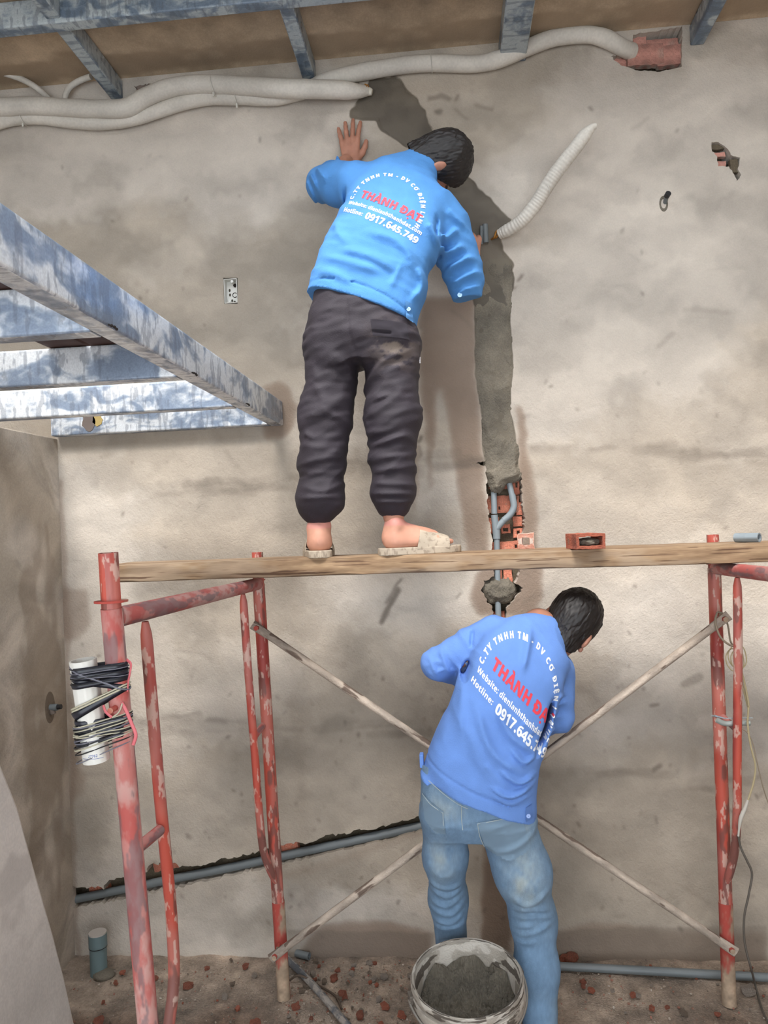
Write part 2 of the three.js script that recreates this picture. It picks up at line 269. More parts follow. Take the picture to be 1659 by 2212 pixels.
const mudPaint = std({ map: tex(256, 512, 0.5, (u, v) => { const d = sstep(fbm(u * 22, v * 10, 17, 4), -0.28, 0.02), m = 1 + 0.2 * fbm(u * 60, v * 60, 3, 3); return mixc([170, 72, 62], [168 * m, 146 * m, 124 * m], d); }), roughness: 0.9 });
const braceMat = std({ map: tex(256, 1024, 0.5, (u, v) => { const d = sstep(fbm(u * 40, v * 9, 27, 4), 0.12, 0.24), m = 1 + 0.3 * fbm(u * 50, v * 16, 3, 3); return mixc([172 * m, 158 * m, 144 * m], [92, 76, 66], d * 0.8); }), bumpMap: grainBump, bumpScale: 0.003, roughness: 0.9 });
const pvc = std({ color: 0x828b90, roughness: 0.5 }), pvcDark = std({ color: 0x6a7072, roughness: 0.45 }), pvcGreen = std({ color: 0x66797c, roughness: 0.55 }), black = std({ color: 0x17171b, roughness: 0.55 }), dusk = std({ color: 0x2a2320, roughness: 1 });
const foam = std({ map: tex(512, 512, 0.6, (u, v) => { const m = 1 + 0.1 * fbm(u * 8, v * 8, 2, 4) + 0.03 * noise(u * 200, v * 200, 2); return [196 * m, 190 * m, 180 * m]; }), bumpMap: tex(256, 256, 0.16, (u, v) => gray(128 + 90 * noise(u * 60, v * 60, 1)), THREE.RepeatWrapping, false), bumpScale: 0.001, roughness: 0.75 });
const whiteTie = std({ color: 0xc9c6bd, roughness: 0.5 });
const whitePlastic = std({ color: 0xd6d4cd, roughness: 0.45 });

// ------------------------------------------------------------------ the setting
const chase = ragged([[.106,1.868],[.14,1.856],[.14,1.76],[.141,1.672],[.15,1.584],[.15,1.505],[.154,1.435],[.115,1.417],[.103,1.384],[.122,1.339],[.142,1.317],[.139,1.26],[.188,1.258],[.194,1.319],[.226,1.343],[.241,1.363],[.259,1.387],[.229,1.409],[.244,1.431],[.265,1.518],[.269,1.579],[.276,1.649],[.27,1.72],[.271,1.825],[.229,1.888]], 0.004);
const groove = ragged([[-1.584,.21],[-1.577,.252],[-1.557,.269],[-1.519,.259],[-1.464,.265],[-1.432,.254],[-1.411,.289],[-1.354,.296],[-1.311,.305],[-1.259,.318],[-1.24,.343],[-1.196,.357],[-1.164,.354],[-1.121,.353],[-1.112,.339],[-1.071,.35],[-1.019,.346],[-.963,.368],[-.87,.383],[-.796,.399],[-.768,.417],[-.711,.42],[-.649,.434],[-.622,.427],[-.539,.459],[-.458,.467],[-.394,.486],[-.332,.486],[-.287,.503],[-.215,.517],[-.17,.529],[-.157,.511],[-.16,.478],[-.271,.447],[-.542,.388],[-.799,.333],[-1.134,.26],[-1.352,.216],[-1.524,.185],[-1.568,.183]], 0.006, 0.012);
const boxHole = [[-.853,2.644],[-.795,2.64],[-.799,2.537],[-.853,2.541]];
const smallHole = ragged([[1.023,3.02],[1.049,3.021],[1.081,2.991],[1.093,2.967],[1.126,2.956],[1.114,2.913],[1.126,2.89],[1.109,2.867],[1.1,2.897],[1.083,2.924],[1.045,2.931],[1.04,2.97],[1.024,2.988]], 0.002);
const topHole = ragged([[.674,3.379],[.746,3.388],[.759,3.454],[.848,3.459],[.939,3.466],[.93,3.311],[.841,3.305],[.76,3.318],[.706,3.342]], 0.003);
const brokeHole = ragged([[-1.185,3.435],[-1.109,3.439],[-1.082,3.403],[-1.102,3.376],[-1.168,3.396]], 0.003);
const wall = struct('wall_back', extrude([[-2.45, -0.1], [1.75, -0.1], [1.75, 3.62], [-2.45, 3.62]], 0.075, 0, [chase, groove, boxHole, smallHole, topHole, brokeHole]).translate(0, 0, -0.075), plasterWall);
part('masonry', box(4.2, 3.72, 0.2, 0.002, [-0.35, 1.76, -0.175]), jointMat, wall, 'brickwork and mortar behind the plaster');

// bricks laid bare where the plaster has been cut away
function brickGeo(w, h, d, holes = []) {
  const o = ragged([[-w / 2, -h / 2], [w / 2, -h / 2], [w / 2, h / 2], [-w / 2, h / 2]], 0.0018, 0.012);
  const g = extrude(o, d, 0.0015, holes.map(([x, y, a, b]) => ragged([[x - a, y - b], [x + a, y - b], [x + a, y + b], [x - a, y + b]], 0.001, 0.01)));
  return g;
}
const bricks = [
  [[.193,1.793], 0.085, 0.05], [[.253,1.773], 0.03, 0.06, [[0.004, 0.008, 0.004, 0.01]]],
  [[.199,1.709], 0.13, 0.066, [[-0.012, -0.016, 0.003, 0.007], [0.052, 0.012, 0.004, 0.012]]], [[.262,1.688], 0.022, 0.05],
  [[.165,1.627], 0.04, 0.06], [[.207,1.613], 0.034, 0.034, [[0, -0.004, 0.01, 0.007]]], [[.256,1.639], 0.036, 0.04], [[.253,1.594], 0.034, 0.036, [[0.002, 0, 0.006, 0.008]]],
  [[.217,1.539], 0.075, 0.05, [[0.028, 0.004, 0.005, 0.007]]], [[.158,1.531], 0.02, 0.06],
  [[.209,1.429], 0.034, 0.07], [[.178,1.442], 0.016, 0.06], [[.164,1.28], 0.05, 0.03],
];
for (const [c, bw, bh, holes] of bricks) { const b = part('brick', brickGeo(bw, bh, 0.016, holes), brickMat, wall); b.position.set(c[0], c[1], -0.08 + rr(0, 0.012)); b.rotation.set(rr(-0.05, 0.05), rr(-0.06, 0.06), rr(-0.03, 0.03)); }
for (const [c, bw, bh, z, ry] of [[[.803,3.381], 0.135, 0.08, -0.034, 0.03], [[.891,3.372], 0.09, 0.075, -0.036, -0.04], [[.846,3.414], 0.17, 0.06, -0.05, 0.02], [[.787,3.437], 0.05, 0.05, -0.046, 0.02], [[.725,3.369], 0.09, 0.05, -0.05, 0.05]]) { const b = part('brick', brickGeo(bw, bh, 0.03), brickDull, wall); b.position.set(c[0], c[1], z - 0.008); b.rotation.y = ry; }
for (const [c, bw, bh, z] of [[[1.054,2.979], 0.045, 0.02, -0.034], [[1.059,2.947], 0.05, 0.03, -0.05], [[1.105,2.93], 0.03, 0.05, -0.028], [[1.047,3.007], 0.06, 0.02, -0.03]]) { const b = part('brick', brickGeo(bw, bh, 0.02), z > -0.032 ? jointMat : brickDull, wall); b.position.set(c[0], c[1], z); }
for (const [px, y] of [[[-1.133,3.412], 0]]) { const b = part('brick', brickGeo(0.1, 0.07, 0.05), brickDull, wall); b.position.set(px[0], px[1], -0.07); }
for (const [c, bw] of [[[-1.191,.328], 0.1], [[-.687,.395], 0.07], [[-1.474,.241], 0.08]]) { const b = part('brick', brickGeo(bw, 0.04, 0.03), brickMat, wall); b.position.set(c[0], c[1], -0.077); b.rotation.z = 0.2; }

// fresh mortar: a lumpy skin over an outline, dipping below the plaster along its edge
function mortarGeo(poly, cell, hgt, rough, base = 0) {
  const xs = poly.map((p) => p[0]), ys = poly.map((p) => p[1]), x0 = Math.min(...xs) - 0.02, y0 = Math.min(...ys) - 0.02, nx = Math.ceil((Math.max(...xs) + 0.02 - x0) / cell), ny = Math.ceil((Math.max(...ys) + 0.02 - y0) / cell);
  const pos = [], uv = [], idx = [], ok = [];
  for (let j = 0; j <= ny; j++) for (let i = 0; i <= nx; i++) {
    const x = x0 + i * cell, y = y0 + j * cell, e = -polyDist(poly, x, y) + 0.008 * fbm(x * 45, y * 45, 3, 3);
    pos.push(x, y, base + (e < 0 ? Math.max(-0.03, e * 2) : sstep(e, 0, 0.022) * hgt) + (e > 0 ? sstep(e, 0, 0.03) * rough * (fbm(x * 22, y * 14, 7, 4) + 0.5 * Math.abs(noise(x * 14 + y * 9, y * 12, 3))) : 0)); uv.push(x, y); ok.push(e > -0.01);
  }
  for (let j = 0; j < ny; j++) for (let i = 0; i < nx; i++) { const a = j * (nx + 1) + i, b = a + 1, c = a + nx + 1, d = c + 1; if (ok[a] && ok[b] && ok[c] && ok[d]) idx.push(a, b, d, a, d, c); }
  const g = new THREE.BufferGeometry(); g.setAttribute('position', new THREE.Float32BufferAttribute(pos, 3)); g.setAttribute('uv', new THREE.Float32BufferAttribute(uv, 2)); g.setIndex(idx); g.computeVertexNormals();
  return g;
}
const wetMortar = std({ map: wallMap, bumpMap: trowelBump, bumpScale: 0.004, roughness: 0.75 });
part('mortar_patch', mortarGeo(wetPoly, 0.006, 0.003, 0.002), wetMortar, wall, 'dark wet mortar smoothed over the filled slot');
part('mortar_patch', mortarGeo(stripPoly, 0.005, 0.004, 0.013), mortarMat, wall, 'lumpy grey mortar pressed into the upper slot');
part('mortar_patch', mortarGeo([[.136,1.835],[.19,1.878],[.253,1.956],[.267,1.93],[.271,1.818],[.258,1.801],[.228,1.792],[.203,1.779],[.185,1.755],[.161,1.76],[.152,1.795]], 0.004, 0.016, 0.006, -0.002), mortarMat, wall, 'thick trowelful of grey mortar at the slot edge');
part('mortar_patch', mortarGeo([[.114,1.413],[.143,1.426],[.174,1.415],[.208,1.413],[.225,1.395],[.227,1.367],[.212,1.343],[.177,1.33],[.142,1.335],[.119,1.353],[.106,1.385]], 0.004, 0.012, 0.006, -0.014), mortarMat, wall, 'lump of grey mortar around the lower pipe');

const leftWall = struct('wall_left', box(0.14, 2.12, 3.3, 0.006, [-1.625, 0.985, 1.62]), plaster);
const floorGeo = (() => {
  const g = new THREE.PlaneGeometry(4.2, 4.8, 190, 200).rotateX(-Math.PI / 2).translate(-0.35, 0, 2.3), p = g.attributes.position, uv = g.attributes.uv;
  for (let i = 0; i < p.count; i++) { const x = p.getX(i), z = p.getZ(i); p.setY(i, 0.008 * fbm(x * 5, z * 5, 3, 3) + 0.004 * noise(x * 40, z * 40, 1) - 0.004); uv.setXY(i, x, z); }
  g.computeVertexNormals(); return g;
})();
const floor = struct('floor', floorGeo, dirtFloor);
part('floor_slab', box(4.2, 0.15, 4.8, 0.002, [-0.35, -0.1, 2.3]), jointMat, floor, 'concrete slab under the dirt');
const ceiling = new THREE.Group(); ceiling.name = 'ceiling'; ceiling.userData.kind = 'structure'; scene.add(ceiling);
for (const [x0, x1] of [[-2.45, -1.262], [-1.254, -0.482], [-0.474, 0.302], [0.31, 0.985], [0.993, 1.75]]) part('ceiling_board', box(x1 - x0, 0.02, 0.96, 0.002, [(x0 + x1) / 2, 3.48, 0.48]), ceilingBoard, ceiling);
const roof = struct('ceiling_rear', box(4.2, 0.12, 2.72, 0.004, [-0.35, 3.53, 3.39]), ceilingBoard);
struct('wall_right', box(0.15, 3.7, 4.8, 0.004, [1.825, 1.75, 2.3]), plaster);
struct('wall_upper_left', box(0.15, 3.7, 4.8, 0.004, [-2.525, 1.75, 2.3]), plaster);
const front = struct('wall_front', extrude([[-2.6, -0.1], [1.9, -0.1], [1.9, 3.6], [-2.6, 3.6]], 0.15, 0, [[[-2.3, 0], [1.65, 0], [1.65, 2.6], [-2.3, 2.6]]]).translate(0, 0, 4.7), plaster);

// ------------------------------------------------------------------ galvanised steel
function hollowBeam(name, label, a, b, w, h, mat) {                  // box section, a and b are the ends of its centre line
  const A = V(a), B = V(b), L = A.distanceTo(B), o = new THREE.Shape(), i = new THREE.Path(), t = 0.003;
  const rect = (s, x, y, r) => { s.moveTo(-x + r, -y); s.lineTo(x - r, -y); s.quadraticCurveTo(x, -y, x, -y + r); s.lineTo(x, y - r); s.quadraticCurveTo(x, y, x - r, y); s.lineTo(-x + r, y); s.quadraticCurveTo(-x, y, -x, y - r); s.lineTo(-x, -y + r); s.quadraticCurveTo(-x, -y, -x + r, -y); };
  rect(o, w / 2, h / 2, 0.006); rect(i, w / 2 - t, h / 2 - t, 0.004); o.holes.push(i);
  const g = new THREE.ExtrudeGeometry(o, { depth: L, bevelEnabled: false, curveSegments: 4, steps: 1 });
  const g2 = toCreasedNormals(g, 0.5), p = g2.attributes.position, n = g2.attributes.normal, uv = g2.attributes.uv;
  for (let k = 0; k < p.count; k++) uv.setXY(k, p.getZ(k) + a[0] * 3.1 + a[2], (Math.abs(n.getX(k)) > 0.5 ? p.getY(k) : p.getX(k) + 0.3) + a[0] * 1.7);
  const m = part(numbered(name), g2, mat, scene);
  m.position.copy(A); m.lookAt(B); return m;
}
const beam = (label, a, b, w, h, mat, group) => tag(hollowBeam(/rafter/.test(label) ? 'steel_rafter' : /joist/.test(label) ? 'steel_joist' : 'box_girder', label, a, b, w, h, mat), label, /rafter/.test(label) ? 'rafter' : /joist/.test(label) ? 'joist' : 'girder', group);
const mainBeam = beam('bright galvanised box beam running from the wall diagonally out over the left side', [-0.661, 2.097, 0.003], [-0.661, 2.097, 2.75], 0.05, 0.095, galv);
beam('galvanised joist nearest the camera, topmost of those meeting the diagonal beam', [-2.42, 2.097, 1.465], [-0.688, 2.097, 1.465], 0.05, 0.095, galv);
beam('darkly shaded galvanised joist in the middle of the left platform frame', [-2.42, 2.097, 0.995], [-0.688, 2.097, 0.995], 0.05, 0.095, galv);
beam('pale scratched galvanised joist just in front of the one fixed to the wall', [-2.42, 2.097, 0.487], [-0.688, 2.097, 0.487], 0.05, 0.095, galv);
const ledger = beam('short galvanised beam fixed flat on the wall with a weld scar near its left end', [-1.552, 2.097, 0.027], [-0.688, 2.097, 0.027], 0.05, 0.095, galv);
// weld scar and primer on the ledger, in its own axes (z along the beam)
{ const q = [-1.397,2.097], z0 = q[0] + 1.552; const mk = (n, c, cx, cy, s, sd) => { const pts = []; for (let i = 0; i < 18; i++) { const a = i / 18 * 6.283; pts.push([cx + Math.cos(a) * s * (1 + 0.2 * noise(i * 1.3, sd, 0)), cy + Math.sin(a) * s * 1.3 * (1 + 0.2 * noise(i * 1.1, sd, 4))]); } const g = extrude(pts, 0.003, 0.001); const m = part(n, g, c, ledger); m.rotation.y = -Math.PI / 2; m.position.set(-0.0245, 0, z0); return m; };
  mk('primer_spot', std({ color: 0xb09a62, roughness: 0.9 }), 0.036, 0.006, 0.02, 3); mk('weld_scar', std({ color: 0x6d625c, roughness: 0.9 }), 0, 0, 0.026, 9); }
for (const z of [1.49, 1.02, 0.512]) { const g = tube([[0, 0, -0.018], [0.002, 0.001, 0], [0, 0, 0.018]], (t) => 0.0022 + 0.001 * Math.sin(t * 19), { seg: 7 }); const m = part('weld_bead', g, dusk, mainBeam); m.position.set(0.027, -0.046, z + 0.012); }
// ceiling frame
beam('galvanised girder running across under the ceiling boards at the top left', [-2.42, 3.42, 0.465], [1.7, 3.42, 0.465], 0.05, 0.09, galvDull);
for (const [x, wd, lb] of [[-1.258, 0.05, 'leftmost steel rafter under the ceiling, running down to the white pipes'], [-0.478, 0.05, 'steel rafter under the ceiling above the crossing of the white pipes'], [0.306, 0.1, 'wide steel rafter under the ceiling near the middle of the upper edge'], [0.989, 0.05, 'rightmost steel rafter under the ceiling beside the bare red bricks']])
  { beam(lb, [x, 3.427, 0.003], [x, 3.427, 0.438], wd, 0.075, galvDull); if (x < -1) beam(lb.replace(/ under the ceiling.*| at the middle.*/, '') + ' stub on the near side of the cross girder', [x, 3.427, 0.492], [x, 3.427, 0.96], wd, 0.075, galvDull); }
const shutter = std({ map: tex(512, 512, 1.2, (u, v) => { const m = 1 + 0.3 * fbm(u * 8, v * 30, 2, 4); return [74 * m, 50 * m, 42 * m]; }), roughness: 0.7 });
for (const [x0, x1, lb] of [[-1.03, -0.926, 'narrow dark brown shuttering board lying on the left joists'], [-0.916, -0.72, 'wide dark brown shuttering board lying on the left joists beside the diagonal beam']]) single('shuttering_board', box(x1 - x0, 0.018, 0.86, 0.002, [(x0 + x1) / 2, 2.156, 1.33]), shutter, lb, 'board');

// ------------------------------------------------------------------ scaffold
// one welded H frame standing across the wall; local x across the tubes, z away from the wall (back post at z 0.27, near post beyond)
function scaffoldFrame(label, x, lean, near) {
  const f = thing('scaffold_frame', label, 'scaffold', [x, 0, 0], 'red scaffold frames');
  const R = 0.0212, nz = (y) => lerp(near[1], near[0], y / 1.6), bx = (y) => lerp(lean, 0, y / 1.5);
  const post = (p0, p1, split, mats, wob = 0) => {
    const g = tube([p0, p1], R, { seg: 20, n: 8 });
    return part('post', g, mats, f);
  };
  post([bx(0), 0.004, 0.262], [0, 1.457, 0.27], 0, redPaint);
  post([bx(0), 0.003, nz(0)], [0, 1.503, nz(1.503)], 0, redDusty);
  for (const [y, z] of [[1.457, 0.27], [1.503, nz(1.503)]]) {         // spigot, collar and rim
    part('spigot', hollow([0, y, z], [0, y + 0.112, z + (z > 1 ? 0.006 : 0)], 0.0195, 0.0165, 20), redPaint, f);
    part('collar', hollow([0, y + 0.012, z], [0, y + 0.016, z], z > 1 ? 0.033 : 0.024, 0.019, 24), z > 1 ? mudPaint : redPaint, f);
  }
  for (const [y, z] of [[0, 0.262], [0, nz(0)]]) part('foot', tube([[bx(0), y, z], [bx(0.3), 0.34, lerp(z, z > 1 ? nz(1.5) : 0.27, 0.2)]], (t) => 0.0224 + (t < 0.08 ? 0.001 : 0), { seg: 18, n: 6 }), mudPaint, f);
  part('top_rail', tube([[0, 1.458, 0.29], [0, 1.482, nz(1.5) - 0.02]], 0.0212, { seg: 18, n: 6 }), redDusty, f);
  // bent inner tubes, pinched flat where they are welded under the rail
  const pinch = (t) => 0.0135 * (t < 0.03 ? 0.55 + t * 15 : t > 0.97 ? 0.55 + (1 - t) * 15 : 1);
  part('inner_tube', tube([[0, 1.44, 0.475], [0, 1.2, 0.45], [0, 0.9, 0.405], [0, 0.68, 0.375], [0, 0.54, 0.335], [bx(0.4), 0.415, 0.285]], pinch, { seg: 14, n: 40 }), redPaint, f);
  part('inner_tube', tube([[0, 1.455, nz(1.5) - 0.165], [0, 1.067, nz(1) - 0.175], [0, 0.74, nz(0.7) - 0.2], [0, 0.6, nz(0.6) - 0.19], [0, 0.5, nz(0.5) - 0.13], [bx(0.35), 0.36, nz(0.36) - 0.02]], pinch, { seg: 14, n: 40 }), redPaint, f);
  part('rung', tube([[0, 0.962, 0.28], [0, 0.955, 0.402]], 0.011, { seg: 12 }), redDusty, f);
  part('rung', tube([[0, 0.99, nz(1) - 0.02], [0, 0.977, nz(1) - 0.168]], 0.0125, { seg: 12 }), redDusty, f);
  for (const [y, z] of [[1.305, 0.27], [0.2, 0.264], [1.305, nz(1.3)], [0.2, nz(0.2)]]) part('lock_pin', tube([[bx(y), y, z], [bx(y), y, z + 0.045]], 0.006, { seg: 8 }), mudPaint, f);
  return f;
}
const frameL = scaffoldFrame('red scaffold frame on the left with a taped white tube on its near post', -0.688, 0.032, [1.445, 1.332]);
const frameR = scaffoldFrame('red scaffold frame on the right with cable looped over its brace pin', 0.872, -0.016, [1.445, 1.38]);
const brace = (label, a, b) => {
  const t = thing('cross_brace', label, 'brace', [0, 0, 0]);
  const A = V(a), B = V(b), d = B.clone().sub(A).normalize(), e0 = A.clone().addScaledVector(d, 0.05).toArray(), e1 = B.clone().addScaledVector(d, -0.05).toArray();
  part('tube', tube([e0, lerp3(e0, e1, 0.5, -0.004), e1], 0.0135, { seg: 14, n: 24 }), braceMat, t);
  for (const [p, s, o] of [[A, 1, e0], [B, -1, e1]]) { const g = tube([p.clone().addScaledVector(d, -0.02 * s).toArray(), p.toArray(), p.clone().addScaledVector(d, 0.035 * s).toArray(), p.clone().addScaledVector(d, 0.07 * s).toArray()], (q) => lerp(0.017, 0.0135, q), { seg: 12, n: 8, flat: 0.4 }); part('flattened_end', g, braceMat, t); }
  for (const p of [A, B]) part('wing_nut', tube([[p.x, p.y, p.z - 0.008], [p.x, p.y, p.z + 0.018]], 0.009, { seg: 6 }), mudPaint, t);
  return t;
};
const lerp3 = (a, b, t, dy = 0) => [lerp(a[0], b[0], t), lerp(a[1], b[1], t) + dy, lerp(a[2], b[2], t)];
brace('grey mud-caked brace falling from the left frame to the foot of the right frame', [-0.688, 1.308, 0.312], [0.857, 0.205, 0.3]);
brace('grey mud-caked brace rising from the foot of the left frame to the right frame', [-0.66, 0.196, 0.345], [0.87, 1.296, 0.345]);

// the plank the upper man stands on
{
  const t = thing('wooden_plank', 'long weathered wooden plank lying across both scaffold frames', 'plank', [0, 0, 0]);
  const L = 2.75, g = new THREE.BoxGeometry(L, 0.06, 0.2, 120, 4, 10), p = g.attributes.position, uv = g.attributes.uv, n = g.attributes.normal;
  for (let i = 0; i < p.count; i++) {
    let x = p.getX(i), y = p.getY(i), z = p.getZ(i); const ed = Math.abs(y) > 0.029 && Math.abs(z) > 0.099 ? 1 : 0;
    const U = Math.abs(n.getY(i)) > 0.5 ? z : y;
    uv.setXY(i, x, (Math.abs(n.getY(i)) > 0.5 ? z + 0.4 : y) + 0.11);
    const crack = z > 0.09 && x < -0.35 ? -0.006 * sstep(noise(x * 7, y * 130, 3), 0.35, 0.6) : 0;
    y += 0.0022 * fbm(x * 7, z * 10, 2, 3) - Math.sign(y) * ed * (0.003 + 0.004 * Math.max(0, noise(x * 22, y * 40, 6)));
    z += crack - Math.sign(z) * ed * 0.003 + 0.002 * noise(x * 9, y * 60, 9);
    p.setXYZ(i, x, y - 0.004 * x, z);
  }
  g.computeVertexNormals();
  const m = part('board', g, wood, t);
  t.position.set(0.262, 1.5185, 0.407); t.rotation.y = 0.006;
}
const PLANK = (x) => 1.5485 - 0.004 * (x - 0.262);                    // height of its top

// things lying on the plank
function holedBrick(name, label, at, w, h, d, wall, mat, rot, web) {
  const holes = web ? [ragged([[-w / 2 + wall, -h / 2 + wall], [w / 2 - wall, -h / 2 + wall], [w / 2 - wall, h / 2 - wall], [-w / 2 + wall, h / 2 - wall]], 0.0012, 0.008)] : [];
  const t = thing(name, label, 'brick', at); t.rotation.y = rot;
  const g = extrude(ragged([[-w / 2, -h / 2], [w / 2, -h / 2], [w / 2, h / 2], [-w / 2, h / 2]], 0.0012, 0.01), d, 0.001, holes).translate(0, h / 2, -d / 2);
  part('shell', g, mat, t);
  return t;
}
const cell = holedBrick('brick_piece', 'small square piece of hollow red brick standing on the plank in front of the slot', [[.243,1.545][0], PLANK(0.3) + 0.001, 0.36], 0.053, 0.051, 0.07, 0.0145, std({ map: tex(256, 256, 0.2, (u, v) => { const m = 1 + 0.2 * fbm(u * 40, v * 40, 3, 4), s = sstep(fbm(u * 34, v * 34, 9, 3), -0.1, 0.2); return mixc([196 * m, 138 * m, 118 * m], [196 * m, 180 * m, 168 * m], s); }), bumpMap: grainBump, bumpScale: 0.004, roughness: 0.95 }), -0.1, true);
const lug = holedBrick('hollow_brick', 'broken hollow red brick with mortar in its mouth, overhanging the front of the plank', [[.412,1.541][0], PLANK(0.4) + 0.001, 0.5], 0.09, 0.047, 0.12, 0.0095, std({ map: brickMap, color: 0xd2bcb4, bumpMap: grainBump, bumpScale: 0.004, roughness: 0.95 }), 0.12, true);
{ const g = new THREE.IcosahedronGeometry(0.03, 4), p = g.attributes.position; for (let i = 0; i < p.count; i++) { const v = new THREE.Vector3().fromBufferAttribute(p, i), k = 1 + 0.35 * fbm(v.x * 60, v.y * 60, v.z * 60 + 0.3, 3); p.setXYZ(i, v.x * k * 1.15, v.y * k * 0.45, v.z * k * 1.3); } g.computeVertexNormals(); const m = part('mortar_lump', uvBox(g), mortarMat, lug); m.position.set(0.004, 0.02, 0.012); }
{ const t = thing('pipe_offcut', 'short grey plastic pipe offcut lying on the plank at the right edge', 'pipe', [0, 0, 0]); const a = [[.892,1.552][0], PLANK(0.95) + 0.0155, 0.42], b = [[.944,1.551][0], PLANK(0.95) + 0.0155, 0.475]; part('pipe', hollow(a, b, 0.0145, 0.0105, 24), pvc, t);
  const d = V(b).sub(V(a)).normalize(), c = V(a).addScaledVector(d, 0.036); part('label_band', hollow(V(a).addScaledVector(d, 0.004).toArray(), c.toArray(), 0.0148, 0.0144, 20), pvc, t); }

// white tube lashed to the near left post with black tape and wire
{
  const t = thing('white_tube', 'white plastic tube lashed to the near left post with black tape and wire', 'tube', [0, 0, 0]);
  const pz = (y) => lerp(1.332, 1.445, y / 1.6), px = -0.688, tx = px - 0.052, tz = (y) => pz(y) + 0.018;
  const y0 = 1.198, y1 = 1.403, lean = -0.006;
  part('pipe', hollow([tx + 0.008, y0, tz(y0)], [tx + lean, y1, tz(y1)], 0.0262, 0.0228, 28), whitePlastic, t);
  // a band runs round the tube and the post, tilted by k
  const band = (y, k, r, n = 1) => { const pts = [], z = (pz(y) + tz(y)) / 2; const c0 = [tx, tz(y)], c1 = [px, pz(y)], add = (c, R, a) => pts.push([c[0] + Math.cos(a) * R, y + k * (c[0] + Math.cos(a) * R - px), c[1] + Math.sin(a) * R]); for (let i = 0; i <= 8; i++) add(c1, 0.0225 + r, lerp(-1.3, 1.57, i / 8) + 0.1); for (let i = 0; i <= 9; i++) add(c0, 0.0272 + r, lerp(1.6, 4.5, i / 9) + 0.1); return pts; };
  const tape = std({ color: 0x20222c, roughness: 0.42 }), cream = std({ color: 0xb3ae98, roughness: 0.6 }), greyWire = std({ color: 0x6a6a74, roughness: 0.5 }), pinkMat = std({ color: 0xd06a70, roughness: 0.55 });
  const ribbon = (y, k, h, m, r = 0.001, nm = 'black_tape') => { const g = tube(band(y, k, r), (s, a) => { const c = Math.abs(Math.cos(a)), q = Math.abs(Math.sin(a)); return 1 / Math.max(c / h, q / 0.0009); }, { seg: 16, n: 64, closed: true }); part(nm, g, m, t); };
  ribbon(1.387, 0.06, 0.007, tape); ribbon(1.374, 0.02, 0.0075, tape, 0.0014); ribbon(1.361, 0.1, 0.006, tape, 0.0018); ribbon(1.35, -0.25, 0.006, tape, 0.001); ribbon(1.333, 0.55, 0.0085, tape, 0.0012);
  for (let i = 0; i < 5; i++) ribbon(1.283 - i * 0.0088, rr(0.02, 0.2), 0.0048, tape, 0.001 + (i % 2) * 0.0006);
  const strand = (y, k, r, m, o) => part('wire', tube(band(y, k, o), r, { seg: 7, n: 64, closed: true }), m, t);
  for (let i = 0; i < 5; i++) strand(1.39 - i * 0.007, rr(-0.05, 0.14), 0.0011, i % 2 ? greyWire : black, 0.0034);
  strand(1.335, 0.42, 0.0021, cream, 0.003); strand(1.34, 0.42, 0.0018, cream, 0.0042); strand(1.352, -0.5, 0.0019, greyWire, 0.004);
  for (let i = 0; i < 14; i++) strand(1.287 - i * 0.0032, rr(0.0, 0.32), 0.0014, [cream, black, greyWire, cream, black][i % 5], 0.003 + (i % 3) * 0.0008);
  strand(1.236, 0.28, 0.0013, black, 0.003); strand(1.225, 0.36, 0.0012, greyWire, 0.003);
  const fr = pz(1.3) + 0.024;
  const rib = (pts) => part('pink_strip', tube(pts, (s, a) => { const c = Math.abs(Math.cos(a)), q = Math.abs(Math.sin(a)); return 1 / Math.max(c / 0.0036, q / 0.0014); }, { seg: 12, n: 40 }), pinkMat, t);
  rib([[px + 0.024, 1.397, fr - 0.02], [px + 0.036, 1.39, fr - 0.01], [px + 0.034, 1.372, fr - 0.008], [px + 0.027, 1.352, fr - 0.014], [px + 0.024, 1.335, fr - 0.016]]);
  rib([[px + 0.018, 1.315, fr - 0.002], [px + 0.026, 1.298, fr - 0.004], [px + 0.034, 1.272, fr - 0.008], [px + 0.041, 1.248, fr - 0.01], [px + 0.034, 1.228, fr - 0.012]]);
  rib([[px - 0.018, 1.312, fr + 0.003], [px - 0.012, 1.3, fr + 0.006], [px + 0.0, 1.288, fr + 0.005]]);
  part('wire', tube([[px + 0.001, 1.288, fr + 0.006], [px + 0.014, 1.298, fr + 0.004], [px + 0.02, 1.314, fr]], 0.0017, { seg: 7 }), cream, t);
  const hz = tz(1.213) + 0.0264;                                    // printed band near the foot of the tube
  const c = document.createElement('canvas'); c.width = 256; c.height = 64; const k = c.getContext('2d'); k.fillStyle = '#d6d4cd'; k.fillRect(0, 0, 256, 64); k.fillStyle = '#3c5290'; k.fillRect(0, 52, 256, 4); k.font = 'bold 34px sans-serif'; k.textAlign = 'center'; k.fillText('27762', 150, 40);
  const ct = new THREE.CanvasTexture(c); ct.colorSpace = THREE.SRGBColorSpace; ct.anisotropy = 4;
  const lab = new THREE.CylinderGeometry(0.0265, 0.0265, 0.014, 24, 1, true, -0.9, 1.9); const lm = part('print', lab, std({ map: ct, roughness: 0.45 }), t); lm.position.set(tx + 0.008, 1.2135, tz(1.213));
}
